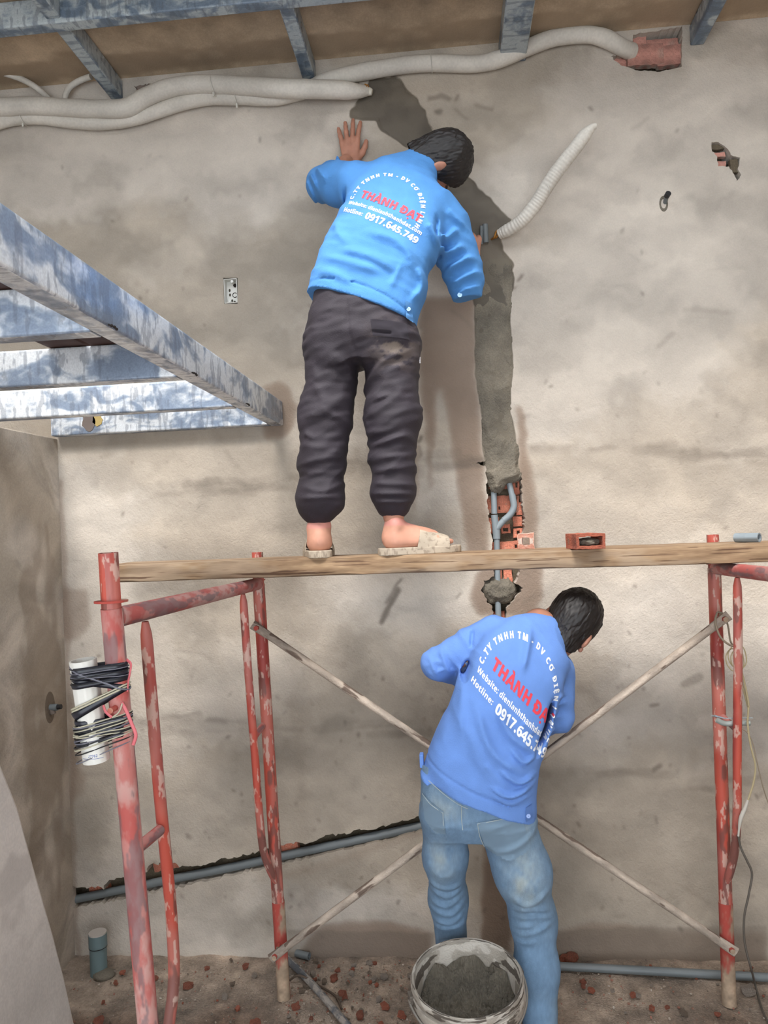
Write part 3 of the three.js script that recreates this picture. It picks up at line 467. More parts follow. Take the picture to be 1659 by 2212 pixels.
// metal bracket resting on the rung of the right frame
{
  const t = thing('metal_bracket', 'folded grey metal bracket resting on the rung of the right scaffold frame', 'bracket', [0, 0, 0]);
  const g = extrude([[0, 0.012], [0.03, 0.004], [0.075, 0.004], [0.118, 0.004], [0.118, 0.007], [0.075, 0.007], [0.032, 0.007], [0.004, 0.0165]], 0.042, 0.0006).rotateX(-0.25);
  part('plate', g, galvDull, t).position.set(0.808, 0.972, 0.36);
  part('lip', tube([[0.812, 0.985, 0.405], [0.838, 0.972, 0.402], [0.87, 0.972, 0.402], [0.916, 0.972, 0.402]], 0.0085, { seg: 10, n: 20, flat: 0.5 }), std({ color: 0xaab2ae, roughness: 0.35, metalness: 0.5 }), t);
}
// cord and cable hanging at the right
{
  const cord = std({ color: 0xa89a78, roughness: 0.9 }), grey = std({ color: 0x5b544c, roughness: 0.7 }), dull = std({ color: 0x8a7c6a, roughness: 0.8 });
  const t = thing('rope_coil', 'beige cord knotted in loops behind the right scaffold frame', 'rope', [0, 0, 0]);
  part('loop', tube([[.846,1.321,.36],[.838,1.294,.36],[.851,1.241,.36],[.877,1.215,.36],[.902,1.206,.36]], 0.0035, { seg: 8 }), dull, t);
  part('loop', tube([[.853,1.318,.34],[.87,1.313,.34],[.883,1.275,.34],[.892,1.215,.34],[.911,1.199,.34]], 0.003, { seg: 8 }), dull, t);
  for (let i = 0; i < 4; i++) { const d = i * 5 - 6; part('loop', tube([[.911,1.199,.34],[.92,1.169,.34],[.917,1.142,.34],[.902,1.13,.34],[.883,1.152,.34],[.881,1.182,.34],[.897,1.202,.34]].map((p) => [p[0] + d * 0.0013, p[1] + ((i % 2) * 2 - 1) * 0.005, p[2] + i * 0.004]), 0.0018, { seg: 7, closed: true, n: 40 }), cord, t); }
  part('tail', tube([[.897,1.147,.38],[.906,1.087,.38],[.915,1.043,.38],[.921,1.013,.38]], 0.0034, { seg: 8 }), cord, t);
  part('tail', tube([[.898,1.149,.39],[.909,1.097,.39],[.917,1.042,.39],[.919,1.019,.39]], 0.003, { seg: 8 }), cord, t);
  const c = thing('hanging_cable', 'thin cable with a white taped splice trailing down to the floor at the right', 'cable', [0, 0, 0]);
  part('cable', tube([[.907,1.026,.42],[.902,.98,.42],[.904,.936,.42],[.91,.893,.42],[.919,.842,.42],[.911,.791,.42],[.892,.736,.42]], 0.0032, { seg: 8, n: 50 }), cord, c);
  part('splice', tube([[.902,.738,.4],[.889,.704,.4],[.874,.671,.4],[.868,.642,.4],[.864,.615,.4]], (s) => 0.0034 + 0.0032 * Math.sin(Math.PI * Math.min(1, s * 1.2)), { seg: 10, n: 24 }), std({ color: 0xb9b3a8, roughness: 0.6 }), c, 'white tape');
  const lo = [.944,.008,.322];
  part('cable', tube([...[[.871,.61,.38],[.876,.572,.38],[.894,.528,.38],[.907,.491,.38],[.895,.425,.38],[.877,.351,.38],[.874,.278,.38],[.88,.234,.38],[.89,.19,.38]], [.976,.007,.171], lo, [.941,.008,.434]], 0.0036, { seg: 8, n: 90 }), grey, c);
  const e = thing('thin_wire', 'thin tan wire sagging at the right edge beyond the frame', 'wire', [0, 0, 0]);
  part('wire', tube([...[[.874,.963,.42],[.896,.951,.42],[.912,.922,.42],[.923,.863,.42],[.939,.776,.42],[.955,.718,.42]]], 0.0018, { seg: 6, n: 40 }), dull, e);
}

// ------------------------------------------------------------------ pipes and fittings on the wall
const tie = (c, R, tilt, parent, nub = 1) => { const pts = []; for (let i = 0; i < 20; i++) { const a = (i / 20) * 6.283; pts.push([c[0] + Math.sin(tilt) * Math.cos(a) * R * -0.5, c[1] + Math.cos(a) * R, c[2] + Math.sin(a) * R]); } part('cable_tie', tube(pts, 0.0032, { seg: 8, closed: true, n: 40, flat: 0.5 }), whiteTie, parent); if (nub) part('tie_head', box(0.007, 0.016, 0.008, 0.002), whiteTie, parent).position.set(c[0] + 0.002, c[1] - R - 0.004, c[2] + R * 0.3); };
{
  const t = thing('insulated_pipe', 'upper thick white insulated pipe from the left edge ending at the dark wet patch', 'pipe', [0, 0, 0]);
  const pts = [[-2.214,3.392,.07],[-1.939,3.392,.07],[-1.707,3.36,.07],[-1.573,3.352,.07],[-1.422,3.331,.07],[-1.281,3.313,.07],[-1.188,3.31,.07],[-1.103,3.348,.07],[-1.009,3.373,.07],[-.899,3.376,.07],[-.735,3.355,.07],[-.588,3.324,.085],[-.428,3.303,.088],[-.342,3.303,.07],[-.288,3.304,.05],[-.254,3.314,.03]];
  part('foam_sleeve', tube(pts, (s) => 0.034 * (s > 0.96 ? 1 - (s - 0.96) * 11 : 1) * (1 + 0.035 * noise(s * 40, 2, 0)), { seg: 20, n: 110 }), foam, t);
  tie([-.842,3.365,.07], 0.0355, 0.3, t);
  const st = std({ color: 0xcac4b6, roughness: 0.9 }); part('wrapping_end', tube([[-.29,3.314,.03],[-.261,3.315,.03],[-.233,3.307,.03]], (s) => 0.02 * (1 - 0.35 * s) * (1 + 0.2 * noise(s * 9, 1, 0)), { seg: 12, n: 12 }), st, t);
  const copper = std({ color: 0xb07a35, roughness: 0.4, metalness: 0.6 });
  part('copper_wire', tube([[-.282,3.294,.045],[-.263,3.314,.045],[-.252,3.324,.045]], 0.0025, { seg: 7 }), copper, t); part('copper_wire', tube([[-.267,3.328,.04],[-.256,3.332,.04],[-.247,3.33,.04],[-.244,3.319,.04]], 0.0022, { seg: 7 }), copper, t); part('copper_wire', tube([[-.257,3.307,.05],[-.251,3.324,.05],[-.258,3.33,.05]], 0.002, { seg: 7 }), copper, t);
}
{
  const t = thing('insulated_pipe', 'lower white insulated pipe passing under the crossing and running right to the bare bricks', 'pipe', [0, 0, 0]);
  part('foam_sleeve', tube([[-2.246,3.297,.034],[-1.967,3.292,.034],[-1.77,3.316,.034],[-1.672,3.33,.034],[-1.576,3.327,.034],[-1.442,3.298,.034],[-1.328,3.283,.034],[-1.224,3.283,.034],[-1.1,3.303,.034],[-1.006,3.326,.034],[-.893,3.341,.034],[-.764,3.332,.034],[-.636,3.318,.034],[-.564,3.323,.03],[-.492,3.341,.022],[-.418,3.37,.022],[-.308,3.384,.03],[-.183,3.393,.034],[-.058,3.398,.034],[.047,3.39,.034],[.169,3.376,.034],[.256,3.387,.034],[.361,3.42,.034],[.448,3.445,.034],[.534,3.45,.034],[.594,3.446,.034],[.652,3.425,.034],[.705,3.399,.02],[.754,3.4,-.02]], (s) => 0.0275 * (1 + 0.05 * noise(s * 50, 7, 0)) * (1 + 0.1 * sstep(s, 0.5, 0.62)), { seg: 20, n: 180 }), foam, t);
  tie([-.762,3.328,.036], 0.029, 0.2, t); tie([-1.632,3.329,.036], 0.03, 0.6, t); tie([-.002,3.393,.036], 0.0315, 0.1, t, 0);
  part('wrapping_tail', tube([[.708,3.438,.01],[.728,3.419,.01],[.751,3.392,.01]], (s) => 0.006 * (1.2 - s), { seg: 8 }), foam, t);
}
single('conduit_hose', tube([...[[-1.805,3.507,.09],[-1.69,3.485,.09]], ...[[-1.617,3.464,.07],[-1.552,3.421,.07]], ...[[-1.529,3.403,.03]]], 0.012, { seg: 12, n: 30 }), foam, 'thin grey white hose drooping at the upper left edge behind the white pipes', 'hose');
single('conduit_hose', tube([[-1.453,3.36,.045],[-1.45,3.393,.045],[-1.432,3.425,.045],[-1.397,3.447,.045],[-1.366,3.457,.045],[-1.34,3.459,.05]], 0.0115, { seg: 12, n: 30 }), foam, 'thin white hose arching up behind the leftmost rafter', 'hose');
{
  const t = thing('insulated_pipe', 'loose white wrapped pipe end sticking out of the wall beside the upper man', 'pipe', [0, 0, 0]);
  const C = [[.225,2.724,.03],[.262,2.733,.05],[.308,2.753,.075],[.358,2.801,.1],[.391,2.844,.12],[.427,2.888,.14],[.463,2.928,.155],[.5,2.966,.17],[.532,3.002,.18],[.552,3.02,.186]];
  part('foam_sleeve', tube(C, (s) => (0.0225 + 0.003 * Math.sin(s * 3)) * (s > 0.93 ? 1 - (s - 0.93) * 5 : 1) * (s < 0.06 ? 0.8 + s * 3.3 : 1) * (1 + 0.03 * Math.sin(s * 260 + 2 * Math.sin(s * 31))), { seg: 20, n: 260 }), foam, t);
  const nt = (i, a) => lerp3(C[i], C[i + 1], a); tie(nt(4, 0.1), 0.0245, 1, t, 0);
  part('taped_tip', tube([[.542,3.008,.186],[.556,3.023,.186],[.569,3.025,.186]], (s) => 0.015 - 0.005 * s, { seg: 12, n: 6 }), foam, t);
  const copper = std({ color: 0xa87432, roughness: 0.5, metalness: 0.5 }); part('copper_wire', tube([[.198,2.716,.005],[.207,2.715,.03],[.215,2.735,.03],[.222,2.74,.03]], 0.004, { seg: 8 }), copper, t); part('copper_wire', tube([[.205,2.721,.004],[.214,2.713,.03],[.221,2.724,.03]], 0.003, { seg: 8 }), copper, t);
}
part('wrap_stub', hollow([.159,2.7,.004], [.161,2.765,.02], 0.006, 0.004, 12), pvcDark, single('conduit_stub', hollow([.176,2.704,.008], [.175,2.771,.018], 0.0105, 0.008, 18), pvcDark, 'two short grey conduit stubs in the mortar left of the loose white pipe', 'conduit'));
// drain in the upright slot
{
  const t = thing('drain_pipe', 'grey plastic drain pipe with a branch in the upright brick slot', 'pipe', [0, 0, 0]);
  const zc = -0.026, R = 0.0112;
  part('straight_pipe', tube([[.168,1.814,-.026],[.165,1.672,-.026]], R, { seg: 20 }), pvc, t);
  part('straight_pipe', tube([[.171,1.6,-.026],[.166,1.406,-.026],[.163,1.256,-.026]], R, { seg: 20 }), pvc, t);
  part('branch_fitting', tube([[.165,1.668,-.026],[.169,1.586,-.026]], 0.0132, { seg: 20, n: 4 }), pvc, t); 
  part('socket', tube([[.17,1.611,-.026],[.17,1.576,-.026]], 0.0142, { seg: 20, n: 4 }), pvc, t);
  part('branch_arm', tube([[.172,1.615,-.025],[.19,1.635,-.025],[.214,1.657,-.025]], 0.0122, { seg: 18 }), pvc, t);
  part('elbow', tube([[.199,1.645,-.024],[.217,1.659,-.024],[.232,1.676,-.024],[.24,1.697,-.024],[.238,1.722,-.024],[.235,1.743,-.024]], 0.0128, { seg: 18, n: 30 }), pvc, t);
  part('straight_pipe', tube([[.235,1.736,-.024],[.228,1.779,-.024],[.221,1.815,-.024]], R, { seg: 20 }), pvc, t);
}
single('drain_pipe', tube([[-1.589,.196,-.028],[-1.547,.204,-.028],[-1.354,.243,-.028],[-1.125,.288,-.028],[-.917,.328,-.028],[-.731,.367,-.028],[-.455,.424,-.028],[-.174,.483,-.028],[-.075,.505,-.028]], (s) => 0.0165, { seg: 20, n: 40 }), pvcDark, 'dark grey drain pipe lying in the sloping groove low on the wall', 'pipe');
{ // sunk switch box
  const t = thing('junction_box', 'white plastic junction box sunk in the wall left of the upper man', 'box', [...[-.825,2.59], 0]);
  const W0 = 0.05, H0 = 0.094, D = 0.034;
  part('back_plate', box(W0, H0, 0.003, 0.001, [0, 0, -D]), whitePlastic, t);
  for (const s of [-1, 1]) { part('side', box(0.0025, H0, D, 0.001, [s * W0 / 2, 0, -D / 2 + 0.001]), whitePlastic, t); part('end', box(W0, 0.0025, D, 0.001, [0, s * H0 / 2, -D / 2 + 0.001]), whitePlastic, t); part('screw_lug', tube([[s * 0.006, s * 0.038, -0.022], [s * 0.006, s * 0.038, -0.002]], 0.0055, { seg: 10 }), whitePlastic, t); }
  part('knockout', hollow([0.008, -0.008, -D], [0.008, -0.008, -D + 0.003], 0.0105, 0.0078, 20), dusk, t); part('knockout', hollow([0.01, 0.03, -D], [0.01, 0.03, -D + 0.006], 0.007, 0.001, 16), dusk, t);
  for (const q of [[-0.013, 0.012], [-0.012, -0.006], [-0.004, -0.03], [0.006, -0.036]]) part('plaster_splash', new THREE.SphereGeometry(0.004, 8, 6).scale(1, 1.6, 0.4), mortarMat, t).position.set(q[0], q[1], -D + 0.002);
}
{ const t = thing('pipe_plug', 'small dark plugged pipe stub on the right of the wall', 'plug', [0, 0, 0]); const a = [.848,2.808,-.01], b = [.843,2.818,.035]; part('stub', tube([a, b], 0.008, { seg: 14 }), pvcDark, t); part('cap', tube([b, [b[0] + 0.002, b[1] + 0.004, b[2] + 0.016]], 0.0105, { seg: 14 }), black, t); const r = part('mortar_ring', uvBox(new THREE.TorusGeometry(0.016, 0.004, 8, 20).scale(0.8, 1.5, 0.6)), mortarMat, t); r.position.set(...[.841,2.805,0]); }
{ const t = thing('pipe_plug', 'capped water stub poking out of the left wall in a patch of rough mortar', 'plug', [0, 0, 0]); const c = [-1.555,1.003,.124]; part('mortar_ring', uvBox(new THREE.SphereGeometry(0.04, 24, 16).scale(0.05, 1.5, 0.9)), std({ color: 0x6f6254, roughness: 1, bumpMap: grainBump, bumpScale: 0.004 }), t).position.set(...c); part('stub', tube([[c[0] - 0.01, c[1], c[2]], [c[0] + 0.03, c[1], c[2]]], 0.013, { seg: 16 }), pvcDark, t); part('cap', tube([[c[0] + 0.026, c[1], c[2]], [c[0] + 0.045, c[1] + 0.002, c[2]]], 0.0095, { seg: 12 }), black, t); part('elbow', tube([[c[0] + 0.006, c[1], c[2]], [c[0] + 0.012, c[1] - 0.025, c[2]]], 0.011, { seg: 12 }), std({ color: 0x6b6058, roughness: 0.9 }), t); }
{ const t = thing('floor_pipe', 'stubby capped grey green pipe standing on the floor in the left corner', 'pipe', [-1.402, 0, 0.115]); part('pipe', tube([[0, -0.02, 0], [0, 0.115, 0]], 0.031, { seg: 28 }), pvcGreen, t); part('coupling', tube([[0, 0.096, 0], [0, 0.143, 0]], 0.0335, { seg: 28 }), pvcGreen, t); part('lid', tube([[0, 0.143, 0], [0, 0.148, 0]], 0.0325, { seg: 28 }), std({ color: 0xb4aca4, roughness: 0.8 }), t); part('seam_ring', tube([[0, 0.093, 0], [0, 0.0965, 0]], 0.0335, { seg: 28 }), black, t); const g = new THREE.SphereGeometry(0.035, 14, 8).scale(1.2, 0.5, 1); part('mortar_heap', uvBox(g), mortarMat, t).position.set(0.03, 0.0, 0.02); }

// ------------------------------------------------------------------ people: distance fields meshed by surface nets
const cap = (a, b, ra, rb = ra) => {
  const dx = b[0] - a[0], dy = b[1] - a[1], dz = b[2] - a[2], L = 1 / (dx * dx + dy * dy + dz * dz);
  return (x, y, z) => { const px = x - a[0], py = y - a[1], pz = z - a[2], t = clamp((px * dx + py * dy + pz * dz) * L, 0, 1), ex = px - dx * t, ey = py - dy * t, ez = pz - dz * t; return Math.sqrt(ex * ex + ey * ey + ez * ez) - ra - (rb - ra) * t; };
};
const ell = (c, r) => { const m = Math.min(...r); return (x, y, z) => { const a = (x - c[0]) / r[0], b = (y - c[1]) / r[1], d = (z - c[2]) / r[2], k = Math.sqrt(a * a + b * b + d * d), q = Math.sqrt((a / r[0]) ** 2 + (b / r[1]) ** 2 + (d / r[2]) ** 2); return k < 1e-6 ? -m : (k * (k - 1)) / q; }; };
// a stack of rounded cross sections: c centre, r right direction, a half width, b half depth; flat at both ends
function loft(secs, n = 2.4) {
  const S = secs.map((s) => ({ c: V(s.c), r: V(s.r).normalize(), a: s.a, b: s.b })), N = S.length;
  const D = S.slice(1).map((s, i) => s.c.clone().sub(S[i].c).normalize());
  S.forEach((s, i) => { s.n = (i === 0 ? D[0] : i === N - 1 ? D[N - 2] : D[i - 1].clone().add(D[i])).clone().normalize(); s.n.addScaledVector(s.r, -s.n.dot(s.r)).normalize(); s.w = s.r.clone().cross(s.n); });
  return (x, y, z) => {
    let i = -1, h0 = 0, h1 = 0, near = 1e9, over = 0, t = 0, ni = 0;
    let prev = (x - S[0].c.x) * S[0].n.x + (y - S[0].c.y) * S[0].n.y + (z - S[0].c.z) * S[0].n.z; const first = prev;
    for (let k = 1; k < N; k++) { const c = S[k].c, m = S[k].n, h = (x - c.x) * m.x + (y - c.y) * m.y + (z - c.z) * m.z; if (prev >= 0 && h < 0) { const q = prev / (prev - h), ex = x - lerp(S[k - 1].c.x, c.x, q), ey = y - lerp(S[k - 1].c.y, c.y, q), ez = z - lerp(S[k - 1].c.z, c.z, q), e = ex * ex + ey * ey + ez * ez; if (e < near) { near = e; i = k - 1; t = q; } } prev = h; }
    if (i < 0) { if (first < 0) { i = 0; t = 0; over = -first; } else { i = N - 2; t = 1; over = Math.max(0, prev); } }
    const A = S[i], B = S[i + 1], cx = x - lerp(A.c.x, B.c.x, t), cy = y - lerp(A.c.y, B.c.y, t), cz = z - lerp(A.c.z, B.c.z, t), a = lerp(A.a, B.a, t), b = lerp(A.b, B.b, t);
    const u = Math.abs(lerp(cx * A.r.x + cy * A.r.y + cz * A.r.z, cx * B.r.x + cy * B.r.y + cz * B.r.z, t)), v = Math.abs(lerp(cx * A.w.x + cy * A.w.y + cz * A.w.z, cx * B.w.x + cy * B.w.y + cz * B.w.z, t));
    const k = Math.pow(Math.pow(u / a, n) + Math.pow(v / b, n), 1 / n), rad = k > 1e-4 ? Math.sqrt(u * u + v * v) / k : b; let e = (k - 1) * Math.min(rad, a * 0.9, b * 1.6);
    if (over > 0) return e > 0 ? Math.hypot(e, over) : over;
    if (first < 0.06) e = Math.max(e, -first); if (-prev < 0.06) e = Math.max(e, prev);
    return e;
  };
}
const smin = (a, b, k) => { const h = Math.max(k - Math.abs(a - b), 0) / k; return Math.min(a, b) - h * h * k * 0.25; };
const uni = (k, ...fs) => (x, y, z) => { let d = fs[0](x, y, z); for (let i = 1; i < fs.length; i++) d = smin(d, fs[i](x, y, z), k); return d; };
// cloth folds: [polyline in x y, width, height]; ridges fade out along both ends
function folds(list) {
  const segs = []; for (const [raw, w, h] of list) { const pts = raw.length > 2 ? new THREE.CatmullRomCurve3(raw.map((p) => new THREE.Vector3(p[0], p[1], 0))).getPoints(raw.length * 3).map((p) => [p.x, p.y]) : raw; for (let i = 0; i < pts.length - 1; i++) segs.push([pts[i], pts[i + 1], w, h, pts.length - 1, i]); }
  return (x, y) => { let s = 0; for (const [a, b, w, h, n, i] of segs) { const dx = b[0] - a[0], dy = b[1] - a[1], t0 = ((x - a[0]) * dx + (y - a[1]) * dy) / (dx * dx + dy * dy), t = clamp(t0, 0, 1), ex = x - a[0] - dx * t, ey = y - a[1] - dy * t, q = (ex * ex + ey * ey) / (w * w); if (q > 6) continue; const g = (i + t) / n, end = Math.min(1, Math.min(g, 1 - g) * 4 + 0.25); const side = ex * -dy + ey * dx > 0 ? 1 : 0.8, v = h * Math.exp(-q * side) * end; if (Math.abs(v) > Math.abs(s)) s = v; } return s; };
}
function net(f, lo, hi, c, color) {
  const nx = Math.ceil((hi[0] - lo[0]) / c) + 1, ny = Math.ceil((hi[1] - lo[1]) / c) + 1, nz = Math.ceil((hi[2] - lo[2]) / c) + 1, D = new Float32Array(nx * ny * nz), sx = 1, sy = nx, sz = nx * ny, B = 6;
  for (let k0 = 0; k0 < nz; k0 += B) for (let j0 = 0; j0 < ny; j0 += B) for (let i0 = 0; i0 < nx; i0 += B) {
    const m = f(lo[0] + (i0 + B / 2) * c, lo[1] + (j0 + B / 2) * c, lo[2] + (k0 + B / 2) * c), far = Math.abs(m) > B * c * 1.9 + 0.012;
    for (let k = k0; k < Math.min(k0 + B, nz); k++) for (let j = j0; j < Math.min(j0 + B, ny); j++) for (let i = i0; i < Math.min(i0 + B, nx); i++) D[k * sz + j * sy + i] = far ? m : f(lo[0] + i * c, lo[1] + j * c, lo[2] + k * c);
  }
  const id = new Int32Array(nx * ny * nz).fill(-1), pos = [], idx = [], corner = [0, sx, sy, sx + sy, sz, sz + sx, sz + sy, sz + sx + sy], E = [[0, 1], [2, 3], [4, 5], [6, 7], [0, 2], [1, 3], [4, 6], [5, 7], [0, 4], [1, 5], [2, 6], [3, 7]];
  for (let k = 0; k < nz - 1; k++) for (let j = 0; j < ny - 1; j++) for (let i = 0; i < nx - 1; i++) {
    const o = k * sz + j * sy + i; let mk = 0; for (let q = 0; q < 8; q++) if (D[o + corner[q]] < 0) mk |= 1 << q;
    if (mk === 0 || mk === 255) continue;
    let x = 0, y = 0, z = 0, n = 0;
    for (const [a, b] of E) { const A = D[o + corner[a]], C = D[o + corner[b]]; if (A < 0 === C < 0) continue; const t = A / (A - C); x += (a & 1) + ((b & 1) - (a & 1)) * t; y += ((a >> 1) & 1) + (((b >> 1) & 1) - ((a >> 1) & 1)) * t; z += (a >> 2) + ((b >> 2) - (a >> 2)) * t; n++; }
    id[o] = pos.length / 3; pos.push(lo[0] + (i + x / n) * c, lo[1] + (j + y / n) * c, lo[2] + (k + z / n) * c);
  }
  const quad = (a, b, d, e, flip) => { if (a < 0 || b < 0 || d < 0 || e < 0) return; flip ? idx.push(a, d, b, a, e, d) : idx.push(a, b, d, a, d, e); };
  for (let k = 1; k < nz - 1; k++) for (let j = 1; j < ny - 1; j++) for (let i = 1; i < nx - 1; i++) {
    const o = k * sz + j * sy + i, s = D[o] < 0;
    if (s !== D[o + sx] < 0) quad(id[o - sy - sz], id[o - sz], id[o], id[o - sy], !s);
    if (s !== D[o + sy] < 0) quad(id[o - sx - sz], id[o - sx], id[o], id[o - sz], !s);
    if (s !== D[o + sz] < 0) quad(id[o - sx - sy], id[o - sy], id[o], id[o - sx], !s);
  }
  const g = new THREE.BufferGeometry(), uv = new Float32Array((pos.length / 3) * 2), col = new Float32Array(pos.length);
  for (let i = 0; i < pos.length / 3; i++) { uv[i * 2] = pos[i * 3]; uv[i * 2 + 1] = pos[i * 3 + 1]; if (color) { const q = color(pos[i * 3], pos[i * 3 + 1], pos[i * 3 + 2]); for (let k = 0; k < 3; k++) col[i * 3 + k] = Math.pow(clamp(q[k], 0, 255) / 255, 2.2); } }
  g.setAttribute('position', new THREE.Float32BufferAttribute(pos, 3)); g.setAttribute('uv', new THREE.BufferAttribute(uv, 2)); if (color) g.setAttribute('color', new THREE.BufferAttribute(col, 3)); g.setIndex(idx); g.computeVertexNormals();
  return g;
}
// meshes a field given in local axes and sets the result where the frame stands
function localNet(f, lo, hi, c, color, o, F, U, sc = 1) { const z = V(F).normalize(), x = V(U).cross(z).normalize(), y = z.clone().cross(x); return net(f, lo, hi, c, color).scale(sc, sc, sc).applyMatrix4(new THREE.Matrix4().makeBasis(x, y, z).setPosition(...o)); }
// a patch laid over a field: o, u, v in x y; marched along -z onto the surface and lifted by off
function drape(f, o, u, v, nu, nv, off, keep, thick = 0) {
  const pos = [], uv = [], idx = [], ok = [];
  for (let j = 0; j <= nv; j++) for (let i = 0; i <= nu; i++) {
    const s = i / nu, t = j / nv, x = o[0] + u[0] * s + v[0] * t, y = o[1] + u[1] * s + v[1] * t; let z = 1.1, hit = false;
    for (let k = 0; k < 260; k++) { const d = f(x, y, z) - off; if (d < 0.0003) { hit = true; break; } z -= Math.max(0.0005, d * 0.6); if (z < 0.02) break; }
    pos.push(x, y, z); uv.push(s, 1 - t); ok.push(hit && (!keep || keep(s, t)));
  }
  const good = (k) => ok[k] && ok[k + 1] && ok[k + nu + 1] && ok[k + nu + 2], seen = new Uint8Array(ok.length); let best = [];
  for (let s0 = 0; s0 < nv * (nu + 1); s0++) {                      // only the largest connected sheet stays
    if (seen[s0] || s0 % (nu + 1) === nu || !good(s0)) continue;
    const q = [s0]; seen[s0] = 1;
    for (let h = 0; h < q.length; h++) for (const m of [q[h] - 1, q[h] + 1, q[h] - nu - 1, q[h] + nu + 1]) if (m >= 0 && m < nv * (nu + 1) && m % (nu + 1) !== nu && !seen[m] && good(m)) { seen[m] = 1; q.push(m); }
    if (q.length > best.length) best = q;
  }
  const np = [], nuv = [], map = {}, put = (k) => (map[k] ??= (np.push(pos[k * 3], pos[k * 3 + 1], pos[k * 3 + 2]), nuv.push(uv[k * 2], uv[k * 2 + 1]), np.length / 3 - 1));
  for (const k of best.sort((p, q) => p - q)) { const a = put(k), b = put(k + 1), c = put(k + nu + 1), d = put(k + nu + 2); idx.push(a, c, b, b, c, d); }
  const g = new THREE.BufferGeometry(); g.setAttribute('position', new THREE.Float32BufferAttribute(np, 3)); g.setAttribute('uv', new THREE.Float32BufferAttribute(nuv, 2)); g.setIndex(idx); g.computeVertexNormals();
  return g;
}
// creased cloth: long soft ridges running along the angle a
const creases = (a, fx, fy, h) => { const c = Math.cos(a), s = Math.sin(a); return (x, y, z) => { const u = x * c + y * s, v = -x * s + y * c, w = 0.35 * noise(u * 4, v * 6, z * 4 + 0.3); return h * (0.45 - Math.abs(noise(u * fx, v * fy + w * 4, z * 5 + 0.4)) - 0.4 * Math.abs(noise(u * fx * 2.3 + 5, v * fy * 1.9, z * 8 + 0.6))); }; };
const skinAt = (x, y, z) => { const m = 1 + 0.1 * fbm(x * 60, y * 60, z * 60 + 0.3, 2); return [174 * m, 122 * m, 101 * m]; };
function headField(neck = 0.16, nr = 0.053) {
  const skull = ell([0, 0.03, -0.012], [0.073, 0.098, 0.094]), rest = uni(0.03, skull, ell([0, -0.04, 0.03], [0.054, 0.068, 0.06]), cap([0, -0.05, -0.03], [0, -neck, -0.03 - neck * 0.12], nr, nr), ell([0, -0.088, 0.066], [0.022, 0.018, 0.018]));
  const bits = [cap([0, 0.016, 0.083], [0, -0.022, 0.101], 0.009, 0.0125), cap([-0.032, 0.034, 0.076], [0.032, 0.034, 0.076], 0.011), cap([-0.02, -0.05, 0.085], [0.02, -0.05, 0.085], 0.006), cap([-0.018, -0.06, 0.084], [0.018, -0.06, 0.084], 0.0065), ell([0.012, -0.024, 0.094], [0.008, 0.007, 0.009]), ell([-0.012, -0.024, 0.094], [0.008, 0.007, 0.009])];
  const sockets = [ell([0.031, 0.012, 0.086], [0.016, 0.011, 0.013]), ell([-0.031, 0.012, 0.086], [0.016, 0.011, 0.013])], balls = [ell([0.031, 0.011, 0.07], [0.0125, 0.0125, 0.0125]), ell([-0.031, 0.011, 0.07], [0.0125, 0.0125, 0.0125])];
  const ear = (s) => { const out = ell([s * 0.08, 0.002, -0.016], [0.011, 0.029, 0.018]), inn = ell([s * 0.092, 0.006, -0.012], [0.008, 0.02, 0.011]), lobe = ell([s * 0.077, -0.028, -0.008], [0.008, 0.011, 0.01]); return (x, y, z) => smin(Math.max(out(x, y, z + s * x * 0.3 - 0.0), -inn(x, y, z)), lobe(x, y, z), 0.008); };
  const eL = ear(1), eR = ear(-1);
  return (x, y, z) => { let d = rest(x, y, z); for (const b of bits) d = smin(d, b(x, y, z), 0.012); for (const s of sockets) d = Math.max(d, -s(x, y, z)); for (const b of balls) d = Math.min(d, b(x, y, z)); return smin(smin(d, eL(x, y, z), 0.008), eR(x, y, z), 0.008); };
}
const headColor = (x, y, z) => { const c = skinAt(x, y, z); if (z > 0.07 && Math.abs(Math.abs(x) - 0.031) < 0.013 && Math.abs(y - 0.011) < 0.009) return Math.hypot(Math.abs(x) - 0.031, y - 0.011) < 0.006 ? [30, 22, 18] : [216, 208, 200]; if (z > 0.08 && Math.abs(y + 0.055) < 0.012 && Math.abs(x) < 0.024) return [158, 88, 78]; return Math.abs(y - 0.036) < 0.006 && z > 0.06 && Math.abs(Math.abs(x) - 0.032) < 0.02 ? [52, 38, 32] : c; };
function hairField(nape, top) {
  const dome = ell([0, 0.033, -0.014], [0.081, 0.108, 0.104]), back = ell([0, -0.055, -0.05], [0.06, 0.06, 0.044]), skull = (x, y, z) => smin(dome(x, y, z), back(x, y, z), 0.03);
  return (x, y, z) => {
    const line = z < -0.03 ? lerp(nape, nape * 0.6, clamp((z + 0.1) / 0.07, 0, 1)) : z < 0.03 ? lerp(nape * 0.6, 0.02, (z + 0.03) / 0.06) : lerp(0.02, 0.075, (z - 0.03) / 0.06);
    const lift = top * sstep(y, 0.02, 0.11), str = 0.0024 * noise(x * 280, y * 60, z * 280 + 0.2) + 0.0024 * noise(x * 110, y * 40, z * 110 + 0.7) + 0.004 * fbm(x * 26, y * 26, z * 26 + 0.4, 2);
    return Math.max(skull(x, y, z) - lift - 0.006 - str, line - y + 0.004 * noise(x * 160, 3, z * 160 + 0.5));
  };
}
const hairMat = std({ vertexColors: true, roughness: 0.55 });
const hairAt = (x, y, z) => { const m = 1 + 0.35 * noise(x * 300, y * 40, z * 300 + 0.3); return [33 * m, 29 * m, 28 * m]; };
